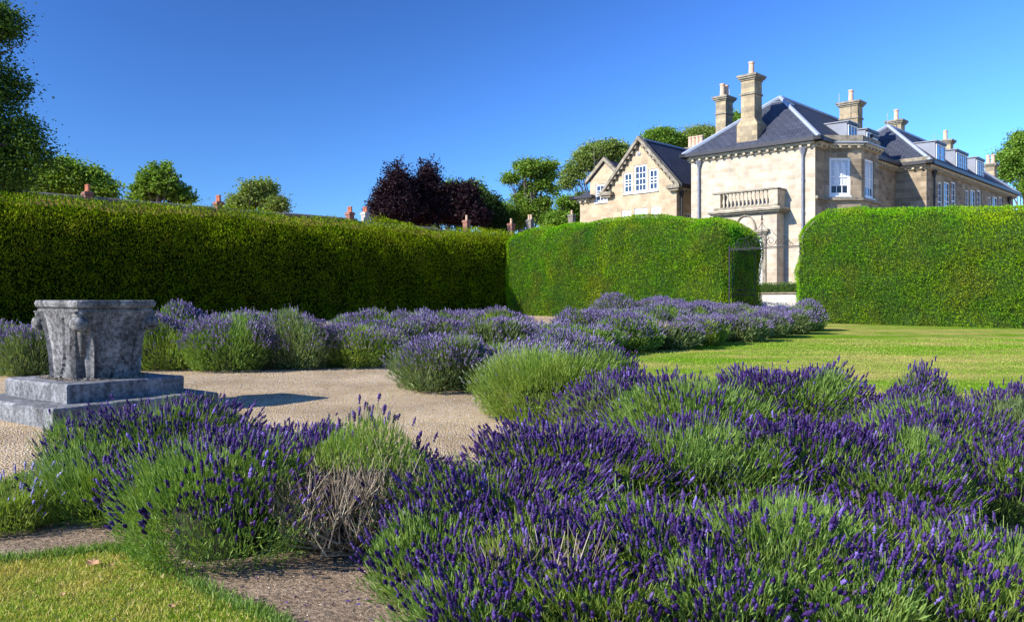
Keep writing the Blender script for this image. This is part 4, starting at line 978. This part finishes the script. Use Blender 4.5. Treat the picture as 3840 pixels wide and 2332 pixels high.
tree('garden_tree', 2060, 84, [(2050, 810, 60, 36), (2100, 830, 60, 36), (2150, 780, 36, 44), (2120, 760, 40, 26), (2165, 820, 40, 40)], 'bushy green tree low beside the left end of the house', 'mid', 16000, .26, seed=15)
tree('spreading_tree', 2250, 80, [(2260, 570, 100, 44), (2330, 570, 60, 40), (2190, 610, 60, 45), (2150, 650, 50, 40), (2130, 690, 36, 26), (2290, 630, 70, 50), (2180, 740, 30, 24), (2370, 600, 40, 40)],
     'wide spreading olive green tree with bare branches behind the gable', 'olive', 19000, .26, seed=16, clump=.6, hollow=.35, nbr=40, trunk_r=.4)
tree('garden_tree', 2480, 84, [(2480, 520, 66, 42), (2440, 530, 30, 30), (2530, 530, 40, 30)], 'bright green tree top between the gable and the rear chimney pots', 'mid', 14000, .26, seed=17)
tree('garden_tree', 2620, 86, [(2620, 520, 75, 42), (2680, 515, 50, 36), (2560, 530, 40, 22)], 'rounded dull green tree top beside the rear chimney stack', 'olive', 16000, .22, seed=18, clump=.9, hollow=.6)
tree('garden_tree', 2765, 86, [(2765, 450, 26, 30), (2760, 490, 40, 40)], 'green tree top peeping between the two tall chimneys', 'mid', 6000, .26, seed=19)
tree('oak_tree', 3830, 82, [(3830, 600, 70, 70), (3780, 590, 50, 34), (3845, 530, 60, 50), (3790, 650, 50, 34), (3850, 700, 60, 40), (3900, 600, 90, 130)], 'green oak at the right edge beyond the far end of the house', 'mid', 24000, .28, seed=20, clump=.6, hollow=.3, nbr=34)

# ------------------------------------------------------------ stone wellhead on two steps
def wellhead():
    th = R(55.2)
    root = empty('stone_wellhead', (-4.02, 7.99, gz(7.99)), th); tag(root, 'weathered grey carved stone wellhead with corner scrolls on two square stone steps', 'wellhead')
    g = gz(7.99); p = .41-g; top = 1.148-g
    def rs(name, hs, z0, z1, mt, bev=.02):
        b = MB(); ring = []
        def sq(h, z): ring.append([(h-.0, -h, z), (h, h, z), (-h, h, z), (-h, -h, z)])
        N = 14; rows = [(hs, z0), (hs, z1-bev), (hs-bev*.4, z1-bev*.3), (hs-bev, z1)]
        vs = []
        for h, z in rows:
            for (ax, ay, bx, by) in ((-h, -h, h, -h), (h, -h, h, h), (h, h, -h, h), (-h, h, -h, -h)):
                for i in range(N):
                    q = i/N; v = Vector((ax+(bx-ax)*q, ay+(by-ay)*q, z)); d = noise.noise(v*3.1)*.012 + noise.noise(v*9)*.006
                    vs.append((v.x*(1+d*1.2), v.y*(1+d*1.2), z + (d if z > z0 else 0)*.8))
        n = 4*N; fs = [(r*n+k, r*n+(k+1) % n, (r+1)*n+(k+1) % n, (r+1)*n+k) for r in range(len(rows)-1) for k in range(n)]
        vs.append((0, 0, z1)); fs += [(3*n+k, 3*n+(k+1) % n, 4*n) for k in range(n)]
        b.add(vs, fs); return b.build(name, mt, root)
    rs('lower_step', .80, -.06, .245-g-.002, M['stepstone']); rs('upper_step', .568, .245-g, p, M['stepstone'])
    # body: chamfered square section flaring into the square rim
    b = MB(); nu = 96; rows = 34; V = []
    for j in range(rows):
        q = j/(rows-1); z = p - .01 + (top-.10-p+.01)*q
        s = .355 + .035*q + .045*q**4; c = .135*(1-q**5*.8)
        poly = [(s, -s+c), (s, s-c), (s-c, s), (-s+c, s), (-s, s-c), (-s, -s+c), (-s+c, -s), (s-c, -s)]
        segs = [24 if i % 2 == 0 else 0 for i in range(8)]
        ring = []
        for i in range(8):
            a, e = Vector((*poly[i], 0)), Vector((*poly[(i+1) % 8], 0)); cnt = 18 if i % 2 == 0 else 6
            nrm = Vector(((e-a).y, -(e-a).x, 0)).normalized()
            for k in range(cnt):
                f = k/cnt; pt = a.lerp(e, f); d = 0
                if i % 2 == 0:
                    # vertical fillets near the corners, and a sweeping curved groove
                    w = abs(f-.5)*2
                    if w > .90: d += .018
                    elif w > .80: d -= .022
                    gq = .5 + (.36*max(0, 1-q*3.0)**2) * -1
                    if abs(f-(.68 - .30*max(0, 1-q*2.4)**1.6)) < .035 and q < .88: d -= .026
                else:
                    if k in (0, 1): d += .016
                    if k in (3,): d -= .022
                vv = pt + nrm*d; vv.z = z; nz_ = noise.noise(vv*4)*.012 + noise.noise(vv*14)*.005; vv += nrm*nz_
                ring.append(tuple(vv))
        V += ring; m = len(ring)
    F = [(j*m+k, j*m+(k+1) % m, (j+1)*m+(k+1) % m, (j+1)*m+k) for j in range(rows-1) for k in range(m)]
    b.add(V, F); b.xf(lambda q: Vector((q.x*.9, q.y*.9, q.z))); b.build('basin', M['oldstone'], root)
    # rim: moulded square with hollow
    b = MB(); N = 16; V = []; prof = [(.405, top-.125), (.425, top-.11), (.425, top-.085), (.412, top-.08), (.44, top-.06), (.448, top-.03), (.440, top-.006), (.43, top), (.30, top-.002), (.29, top-.02), (.27, top-.45)]
    for h, z in prof:
        for (ax, ay, bx, by) in ((-1, -1, 1, -1), (1, -1, 1, 1), (1, 1, -1, 1), (-1, 1, -1, -1)):
            for i in range(N):
                q = i/N; v = Vector(((ax+(bx-ax)*q)*h, (ay+(by-ay)*q)*h, z)); d = noise.noise(v*6)*.008 + noise.noise(v*20)*.004
                # clip the corners a little
                mx = max(abs(v.x), abs(v.y)); mn = min(abs(v.x), abs(v.y)); k = .965 if mn > h*.9 else 1
                V.append((v.x*(1+d)*k, v.y*(1+d)*k, z + d*.3))
    n = 4*N; F = [(r*n+k, r*n+(k+1) % n, (r+1)*n+(k+1) % n, (r+1)*n+k) for r in range(len(prof)-1) for k in range(n)]
    F.append(tuple(range(10*n, 11*n))); b.add(V, F); b.xf(lambda q: Vector((q.x*.9, q.y*.9, q.z))); b.build('rim', M['oldstone'], root)
    # corner scrolls under the rim
    for sx, sy in ((1, 1), (1, -1), (-1, 1), (-1, -1)):
        b = MB(); d = Vector((sx, sy, 0)).normalized(); w = Vector((-d.y, d.x, 0)); pts = []; rad = []
        ce = d*.555; cz = top-.215
        for i in range(34):
            q = i/33; a = math.pi*.62 - q*2.25*math.pi; r = .080*(1-.80*q); pts.append(ce + d*(-r*math.cos(a))*1 + Vector((0, 0, cz + r*math.sin(a)))); rad.append(.032*(1-.45*q))
        vs = []; fs = []; K = 8
        for i, p_ in enumerate(pts):
            t_ = (pts[min(i+1, 33)]-pts[max(i-1, 0)]).normalized(); nn = t_.cross(w).normalized()
            for k in range(K):
                a = 2*math.pi*k/K; vs.append(p_ + nn*rad[i]*math.cos(a) + w*.062*(1+.25*(i/33))*math.sin(a)*(1 if abs(math.sin(a)) < .9 else .95))
        for i in range(33):
            for k in range(K): fs.append((i*K+k, i*K+(k+1) % K, (i+1)*K+(k+1) % K, (i+1)*K+k))
        fs += [tuple(range(K))[::-1], tuple(range(33*K, 34*K))]
        b.add(vs, fs)
        # solid eye and the neck that joins the scroll to the basin
        b.tube([ce + Vector((0, 0, cz)) - w*.075, ce + Vector((0, 0, cz)) + w*.075], [.045, .045], 10)
        b.tube([ce + Vector((0, 0, cz)) - w*.05, ce + Vector((0, 0, cz)) + w*.05], [.070, .070], 10)
        b.tube([d*.40 + Vector((0, 0, top-.13)), d*.46 + Vector((0, 0, cz+.03)), d*.44 + Vector((0, 0, cz-.09)), d*.42 + Vector((0, 0, cz-.30))], [.07, .075, .055, .03], 8)
        b.xf(lambda q: Vector((q.x*.9, q.y*.9, q.z))); b.build('corner_scroll', M['oldstone'], root, smooth=True)
    # dark moss and leaf litter round the foot
    n = 2600; a = rng.uniform(0, 6.28, n); rr = .40 + np.abs(rng.normal(0, .05, n)); sq = 1/np.maximum(np.abs(np.cos(a)), np.abs(np.sin(a)))
    sq = np.minimum(sq, 1.18); rr = rr*.9; pos = np.stack([np.cos(a)*rr*sq*.93, np.sin(a)*rr*sq*.93, np.full(n, p+.003)], 1)
    LV, LF = leaves(pos, unit(rng.normal(size=(n, 3))*np.array([1, 1, .5]) + np.array([0, 0, .5])), rng.uniform(.01, .03, n), .008)
    o = link('litter', npmesh('litter', LV, [LF], M['twig'])); o.parent = root; o['kind'] = 'stuff'
wellhead()

# ------------------------------------------------------------ lavender
def lavender(px, D, Rr, H, purple, fl, lf, label, lod=None, lean=(0, 0), n=None, spike=None, woody=0, group='lavender bushes', squash=1.0, seed=None, leafcut=None):
    """one bush: foliage mound, flower stems, spikes"""
    global rng
    keep = rng; rng = np.random.default_rng(seed if seed is not None else int(px*7 + D*131))
    if lod is None: lod = 0 if D < 5.0 else (1 if D < 9 else (2 if D < 14 else 3))
    x0 = at(px, D); root = empty('lavender_bush', (x0, D, gz(D))); tag(root, label, 'lavender bush', group)
    if D > 9: Rr *= 1.24
    A = Rr**2/0.36
    H = H*.93; ns = int((n or (2600, 2300, 1900, 1500)[lod]) * A)
    Hs = (0.16, 0.17, 0.19, 0.20)[lod] * H/.7     # bare stem reach above the mound
    lumps = [(rng.uniform(-.6, .6)*Rr, rng.uniform(-.6, .6)*Rr, rng.uniform(.25, .45)*Rr, rng.uniform(-.15, .12)) for _ in range(10)]
    sx, sy = rng.uniform(.9, 1.12), rng.uniform(.9, 1.1)
    def dome(r, ph, hh, RR):
        edge = 1 + .13*np.sin(2*ph + px*1.7) + .08*np.sin(5*ph + D*3) + .05*np.sin(9*ph + px)
        X = RR*r*np.cos(ph)*edge*sx; Y = RR*r*np.sin(ph)*edge*sy
        Z = hh*(np.sqrt(np.clip(1-(.93*r)**(2.6 if lod < 2 else 3.4), 0, 1)))
        for (a, b_, w, dz) in lumps: Z = Z + dz*np.exp(-((X-a)**2+(Y-b_)**2)/(2*w*w))*(1-r**3)*H/.7
        return np.stack([X, Y, Z], 1)
    up = np.array([lean[0], lean[1], 1.0])
    # ---- flower stems
    r = rng.random(ns)**0.56; ph = rng.uniform(0, 6.283, ns)
    tip = dome(r, ph, H-.03, Rr*.96); core = np.stack([.30*Rr*r*np.cos(ph), .30*Rr*r*np.sin(ph), np.full(ns, .12*H)], 1)
    dirr = unit(tip-core + np.array([0, 0, .18])*H + up*np.array([1, 1, 0])*.2); dirr = unit(dirr + rng.normal(0, .10, (ns, 3)))
    tip = tip + dirr*rng.normal(0, .038, (ns, 1)); tip[:, 2] = np.maximum(tip[:, 2], .05)
    sl_ = Hs*rng.uniform(.8, 1.3, ns)[:, None]*(1.0 - .25*r[:, None]); start = tip - dirr*sl_ - np.array([0, 0, .02])
    md = (start+tip)/2 + unit(np.cross(dirr, rng.normal(size=(ns, 3))))*.008
    sw = (0.0028, 0.0038, 0.006, 0.010)[lod]
    parts = [ribbons(start, md, sw), ribbons(md, tip, sw)]
    # ---- leaves on the mound
    nlv = int((20000, 13000, 7000, 4200)[lod]*A); ll = (0.042, 0.05, 0.07, 0.10)[lod]; lw = (0.0048, 0.007, 0.013, 0.024)[lod]
    r2_ = rng.random(nlv)**0.44; p2 = rng.uniform(0, 6.283, nlv); hh = (H-Hs*.85)
    pos = dome(r2_, p2, hh, Rr*.93); c2 = np.stack([.25*Rr*r2_*np.cos(p2), .25*Rr*r2_*np.sin(p2), np.full(nlv, .1*H)], 1)
    sk = (r2_ > .78); dn = rng.random(nlv)**.8*sk; pos[:, :2] *= (1-.30*dn**1.6)[:, None]; pos[:, 2] *= (1-dn)
    o2 = unit(pos-c2); depth = rng.random((nlv, 1))**1.5*.42; pos = c2 + (pos-c2)*(1.05-depth)
    pos[:, 2] = np.maximum(pos[:, 2], .015)
    ld_ = unit(o2*.75 + up*.65 + rng.normal(0, .38, (nlv, 3)))
    if leafcut is not None:
        k = ~leafcut(pos); pos, ld_ = pos[k], ld_[k]
        k = ~leafcut(start + np.array([0, 0, -.06])); parts = [(ribbons(start[k], md[k], sw)), (ribbons(md[k], tip[k], sw))]; tip_k = k
    nlv = len(pos)
    parts.append(leaves(pos, ld_, ll*rng.uniform(.6, 1.4, nlv), lw*rng.uniform(.7, 1.3, nlv)))
    V, F = merge(parts)
    # dark twiggy heart of the bush
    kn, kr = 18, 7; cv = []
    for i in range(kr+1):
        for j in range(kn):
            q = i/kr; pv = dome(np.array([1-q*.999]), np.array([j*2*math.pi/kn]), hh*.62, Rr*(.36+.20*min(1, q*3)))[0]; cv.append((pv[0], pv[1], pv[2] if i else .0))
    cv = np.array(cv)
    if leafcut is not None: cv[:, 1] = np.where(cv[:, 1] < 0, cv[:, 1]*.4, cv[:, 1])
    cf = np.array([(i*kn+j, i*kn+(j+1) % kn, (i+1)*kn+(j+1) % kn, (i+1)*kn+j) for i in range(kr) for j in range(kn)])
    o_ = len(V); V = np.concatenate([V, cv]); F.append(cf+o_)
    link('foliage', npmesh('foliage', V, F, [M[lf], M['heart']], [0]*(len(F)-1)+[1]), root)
    # ---- spikes
    k = rng.random(ns) < purple
    # purple comes in drifts, not evenly
    dr = np.array([noise.noise(Vector((q[0]*2.6+px, q[1]*2.6, D))) for q in tip[:, :2]]) if ns < 60000 else np.zeros(ns)
    k &= rng.random(ns) < np.clip((.06 if D < 7 else .18) + .58*purple + dr*2.3, .06, 1)
    if leafcut is not None: k &= tip_k
    tp, dv = tip[k], unit(dirr[k] + np.array([0, 0, .15])); m_ = len(tp)
    T = (SP_HI, SP_MD, SP_LO, SP_LO)[lod]; L = (spike or (0.039, 0.041, 0.046, 0.056)[lod])*rng.uniform(.6, 1.35, m_); W = (0.0060, 0.0062, 0.0075, 0.010)[lod]*rng.uniform(.8, 1.2, m_)
    V, F = inst(T[0], T[1], tp - dv*.01, dv, L, W); V = V + rng.normal(0, .0011 if lod < 2 else .0016, V.shape)
    if m_: link('flower_spikes', npmesh('flower_spikes', V, [F], M[fl]), root)['kind'] = 'stuff'
    if woody:
        b = MB(); rd = random.Random(int(px))
        for _ in range(woody):
            a = rd.uniform(math.pi*1.12, math.pi*1.88); rr_ = rd.uniform(.1, .75)*Rr; z_ = rd.uniform(.35, .78)*H
            e = Vector((math.cos(a)*rr_, math.sin(a)*rr_, z_)); s_ = Vector((rd.uniform(-.10, .10), rd.uniform(-.12, .02), .02)); m1 = s_.lerp(e, .5) + Vector((rd.uniform(-.06, .06), rd.uniform(-.1, .0), rd.uniform(-.05, .03)))
            b.tube([s_, m1, e], [.006 if D < 5 else .010, .004 if D < 5 else .008, .0016 if D < 5 else .004], 4, cap=False)
            for _ in range(5):
                f = rd.uniform(.4, .95); st = m1.lerp(e, f); en = st + Vector((rd.uniform(-.07, .07), rd.uniform(-.07, .02), rd.uniform(.06, .17)))
                b.tube([st, en], [.0022 if D < 5 else .005, .001 if D < 5 else .003], 3, cap=False)
        b.build('woody_stems', M['twig'], root)
    rng = keep
    return root
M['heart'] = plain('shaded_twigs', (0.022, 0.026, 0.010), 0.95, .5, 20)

def hollow(p): return (p[:, 1] < .0) & (np.abs(p[:, 0]+.02) < .40) & (p[:, 2] < .40)
LAV = [
 # px, D, R, H, purple, flower, leaf, label
 (40, 4.05, .34, .30, .30, 'fl_pale', 'lf_lime', 'small pale blue lavender at the left edge beside the near lawn'),
 (430, 4.25, .46, .54, .45, 'fl_deep', 'lf_green', 'loose splayed lavender bush at front left, between the wellhead steps and the near lawn'),
 (830, 3.74, .58, .60, .95, 'fl_deep', 'lf_green', 'densest deep purple lavender at front left, its flowers leaning over the bare soil'),
 (1310, 3.66, .52, .52, .60, 'fl_deep', 'lf_lime', 'half bare lavender with grey woody stems showing, at the front beside the bare soil'),
 (375, 4.8, .38, .56, .7, 'fl_deep', 'lf_green', 'lavender whose violet tips rise in front of the lower wellhead step'),
 (640, 4.9, .56, .55, .9, 'fl_deep', 'lf_green', 'purple lavender just in front of the wellhead steps'),
 (1060, 4.75, .55, .50, .9, 'fl_deep', 'lf_green', 'purple lavender on the near edge of the gravel path, behind the half bare bush'),
 (1860, 3.6, .55, .52, .9, 'fl_deep', 'lf_green', 'near purple lavender at bottom centre, right of the woody bush'),
 (1640, 3.12, .34, .36, .8, 'fl_deep', 'lf_green', 'small purple lavender leaning over the soil beside the grey dead branches'),
 (2150, 4.15, .60, .56, .9, 'fl_deep', 'lf_lime', 'deep purple lavender in front of the tall green unflowered bush'),
 (2560, 4.25, .62, .56, .85, 'fl_deep', 'lf_green', 'deep purple lavender in the middle of the right foreground mass'),
 (2980, 4.2, .62, .54, .85, 'fl_deep', 'lf_green', 'purple lavender in the right foreground, below the tallest rear mound'),
 (3330, 4.0, .52, .46, .8, 'fl_deep', 'lf_green', 'purple lavender left of the dry soil patch near the right edge'),
 (2050, 2.95, .42, .36, .8, 'fl_deep', 'lf_lime', 'low lavender cut by the bottom edge, left of centre in the near row'),
 (2480, 3.15, .46, .42, .75, 'fl_deep', 'lf_green', 'low lavender at the bottom edge, second of the near right row'),
 (2900, 3.1, .46, .40, .75, 'fl_deep', 'lf_green', 'low lavender at the bottom edge, third of the near right row'),
 (3330, 3.05, .44, .38, .7, 'fl_deep', 'lf_lime', 'low lavender with yellowish leaves at the bottom right, fourth of the near row'),
 (3720, 3.05, .42, .36, .6, 'fl_deep', 'lf_green', 'low lavender in the bottom right corner'),
 (1830, 2.72, .34, .30, .8, 'fl_deep', 'lf_green', 'lavender tips rising from below the bottom edge, left of centre'),
 (2270, 2.72, .34, .30, .7, 'fl_deep', 'lf_lime', 'yellowish lavender tips rising from below the bottom edge, right of centre'),
 (2720, 2.72, .34, .29, .8, 'fl_deep', 'lf_green', 'lavender tips at the very bottom edge below the third near row bush'),
 (3170, 2.72, .34, .29, .7, 'fl_deep', 'lf_green', 'lavender tips at the very bottom edge towards the right corner'),
 (3620, 2.72, .34, .28, .6, 'fl_deep', 'lf_lime', 'lavender tips at the very bottom edge in the right corner'),
 (3760, 4.15, .34, .42, .7, 'fl_deep', 'lf_green', 'small purple lavender behind the dry soil patch at the right edge'),
 (2330, 6.3, .52, .54, .75, 'fl_deep', 'lf_grey', 'greyish green lavender tucked right beside the tall green unflowered bush'),
 (2600, 5.5, .58, .60, .9, 'fl_deep', 'lf_green', 'lavender on the left shoulder of the rear right mass, by the lawn'),
 (2930, 6.1, .68, .68, .95, 'fl_deep', 'lf_green', 'tallest purple lavender mound of the right foreground, against the lawn'),
 (3270, 5.6, .52, .56, .85, 'fl_deep', 'lf_grey', 'purple lavender right of the tallest mound, below the lawn'),
 (3420, 6.0, .42, .56, .8, 'fl_deep', 'lf_grey', 'thin airy lavender standing up against the lawn at right'),
 (3740, 5.5, .60, .53, .85, 'fl_deep', 'lf_grey', 'greyish purple lavender at the right edge beneath the lawn'),
 (3520, 4.9, .52, .48, .75, 'fl_deep', 'lf_green', 'green lavender between the dry soil patch and the lawn'),
 (2035, 7.5, .82, .76, .28, 'fl_bud', 'lf_lime', 'tall bright green lavender with hardly any flowers, beside the gravel path'),
 (2230, 8.3, .50, .66, .9, 'fl_deep', 'lf_green', 'purple lavender showing behind the tall green unflowered bush'),
 (1655, 9.8, .62, .68, .85, 'fl_mid', 'lf_grey', 'rounded lavender bush on the bend of the gravel path'),
 (1930, 9.9, .66, .68, .95, 'fl_mid', 'lf_green', 'violet lavender between the path bend and the tall green bush'),
 (2130, 10.6, .55, .62, .9, 'fl_mid', 'lf_green', 'violet lavender just beyond the tall green unflowered bush'),
 (-60, 12.4, .55, .74, .5, 'fl_mid', 'lf_lime', 'yellowish green lavender at the far left edge behind the wellhead'),
 (120, 11.6, .60, .66, .85, 'fl_mid', 'lf_grey', 'purple lavender just left of the wellhead'),
 (430, 12.6, .62, .72, .8, 'fl_mid', 'lf_grey', 'lavender mostly hidden behind the wellhead'),
 (640, 12.4, .64, .74, .8, 'fl_mid', 'lf_lime', 'lavender with a yellow green side, first to the right of the wellhead'),
 (860, 12.3, .74, .80, .95, 'fl_mid', 'lf_green', 'broad purple lavender bulging onto the gravel, second to the right of the wellhead'),
 (1110, 12.6, .68, .76, .8, 'fl_mid', 'lf_grey', 'lavender with a dry broken base, third to the right of the wellhead'),
 (1340, 12.9, .68, .72, .9, 'fl_mid', 'lf_lime', 'lavender on the path edge left of the bend, fourth to the right of the wellhead'),
 (1470, 14.3, .70, .78, .95, 'fl_mid', 'lf_green', 'lavender standing behind the far end of the gravel path'),
 (960, 14.6, .66, .76, .9, 'fl_mid', 'lf_green', 'rear lavender against the dark hedge, behind the broad purple bush'),
 (700, 14.8, .66, .76, .85, 'fl_mid', 'lf_green', 'rear lavender against the dark hedge, behind the yellow green bush'),
 (200, 14.5, .66, .74, .8, 'fl_mid', 'lf_green', 'rear lavender against the dark hedge, left of the wellhead'),
 (1640, 15.0, .68, .78, .95, 'fl_mid', 'lf_grey', 'violet lavender in the middle distance below the hedge shadow'),
 (1830, 14.6, .66, .74, .9, 'fl_mid', 'lf_grey', 'violet lavender in the middle distance below the hedge corner'),
 (1540, 18.2, .66, .80, .95, 'fl_mid', 'lf_green', 'far lavender at the foot of the dark hedge, left of the corner'),
 (1380, 18.5, .66, .80, .9, 'fl_mid', 'lf_green', 'far lavender at the foot of the dark hedge, well left of the corner'),
 (1720, 18.6, .64, .78, .9, 'fl_mid', 'lf_green', 'far lavender at the foot of the dark hedge, near the corner'),
 (1880, 18.0, .66, .84, .8, 'fl_mid', 'lf_lime', 'taller pale green lavender directly before the hedge corner'),
 (2020, 17.0, .60, .68, .9, 'fl_mid', 'lf_green', 'violet lavender to the right of the hedge corner'),
 (2170, 14.7, .66, .66, .85, 'fl_mid', 'lf_green', 'green sided lavender at the left end of the row along the lawn'),
 (2350, 15.9, .66, .68, .85, 'fl_mid', 'lf_green', 'lavender next to the bare twiggy one in the row along the lawn'),
 (2470, 16.6, .66, .70, .8, 'fl_mid', 'lf_grey', 'lavender with bare pale twigs at its foot on the lawn edge'),
 (2620, 17.8, .66, .72, .85, 'fl_mid', 'lf_lime', 'lavender on the lawn edge, right of the bare twiggy one'),
 (2740, 19.2, .68, .74, .8, 'fl_mid', 'lf_grey', 'greyish lavender with whitish stems on the lawn edge'),
 (2850, 20.8, .68, .76, .9, 'fl_mid', 'lf_grey', 'lavender on the lawn edge in front of the iron gate'),
 (2940, 22.6, .68, .78, .9, 'fl_mid', 'lf_grey', 'lavender on the lawn edge below the pale retaining wall'),
 (3005, 24.4, .70, .76, .85, 'fl_mid', 'lf_green', 'last lavender of the row, against the foot of the right hedge'),
 (2180, 18.4, .66, .78, .9, 'fl_mid', 'lf_grey', 'second rank lavender left, before the sunlit hedge'),
 (2330, 19.4, .66, .80, .95, 'fl_mid', 'lf_green', 'second rank lavender before the sunlit hedge, behind the twiggy one'),
 (2480, 20.6, .68, .80, .95, 'fl_mid', 'lf_green', 'second rank lavender before the middle of the sunlit hedge'),
 (2610, 21.8, .68, .82, .95, 'fl_mid', 'lf_green', 'second rank lavender before the right end of the sunlit hedge'),
 (2730, 23.4, .68, .84, .95, 'fl_mid', 'lf_grey', 'second rank lavender in front of the dark hedge end'),
 (2850, 25.2, .68, .84, .95, 'fl_mid', 'lf_grey', 'second rank lavender in front of the gate opening'),
 (2310, 23.0, .70, .86, .95, 'fl_mid', 'lf_grey', 'rearmost lavender touching the sunlit hedge at its left part'),
 (2440, 24.2, .72, .95, .95, 'fl_mid', 'lf_grey', 'rearmost lavender touching the middle of the sunlit hedge'),
 (2570, 25.2, .72, .98, .95, 'fl_mid', 'lf_grey', 'rearmost lavender, highest against the sunlit hedge'),
 (2680, 26.2, .70, .94, .95, 'fl_mid', 'lf_grey', 'rearmost lavender by the right end of the sunlit hedge'),
]
for e in LAV:
    kw = {}
    if e[0] == 1310: kw = dict(woody=230, leafcut=hollow)
    if e[0] == 1110 and e[1] > 12: kw = dict(woody=40)
    if e[0] == 2470: kw = dict(woody=60)
    if e[0] == 2050: kw = dict(woody=20)
    if e[0] in (380, 840): kw = dict(woody=24)
    if e[0] == 40: kw = dict(spike=.05)
    lavender(*e, **kw)

# fallen leaves on the near lawn
def fallen(px, py, s, ang, label):
    x, y = G(px, py); b = MB(); pts = [(0, -.5), (.22, -.42), (.5, -.1), (.34, .02), (.42, .34), (.16, .26), (0, .55), (-.14, .28), (-.42, .30), (-.30, 0), (-.48, -.14), (-.2, -.4)]
    vs = [(px_*s, py_*s, .012 + .25*s*(px_*px_+.5*abs(py_)) ) for px_, py_ in pts] + [(0, 0, .008)]
    b.add(vs, [(i, (i+1) % 12, 12) for i in range(12)]); b.tube([(0, -.5*s, .012+.06*s), (.05*s, -.85*s, .03)], .0015, 4)
    o = b.build('fallen_leaf', M['deadleaf']); o.location = (x, y, gz(y)+.03); o.rotation_euler = (R(12), R(-8), ang); tag(o, label, 'leaf', 'dry leaves on the near lawn')
fallen(345, 2145, .055, 1.2, 'largest curled orange brown leaf on the near lawn'); fallen(236, 2268, .022, .4, 'tiny pale dry leaf left below the large curled one'); fallen(640, 2314, .026, 2.0, 'small pale dry leaf at the bottom edge of the lawn')
fallen(412, 2155, .020, 2.6, 'tiny pale leaf right beside the large curled one')
# long dead branches lying out of the half bare bush
b = MB()
for pts in (((1290, 2050), (1340, 2110), (1370, 2180), (1330, 2250)), ((1330, 2190), (1390, 2175), (1400, 2230)), ((1150, 2090), (1230, 2110), (1320, 2180), (1420, 2250))):
    P3 = []
    for i, (px_, py_) in enumerate(pts):
        D = 3.62 - .12*i; P3.append((at(px_, D), D, max(.03, zat(py_, D))))
    b.tube(P3, [.007, .006, .005, .003][:len(P3)], 5)
o = b.build('dead_branch', M['twig']); tag(o, 'grey dead curving branches lying on the soil at the foot of the half bare bush', 'branch')
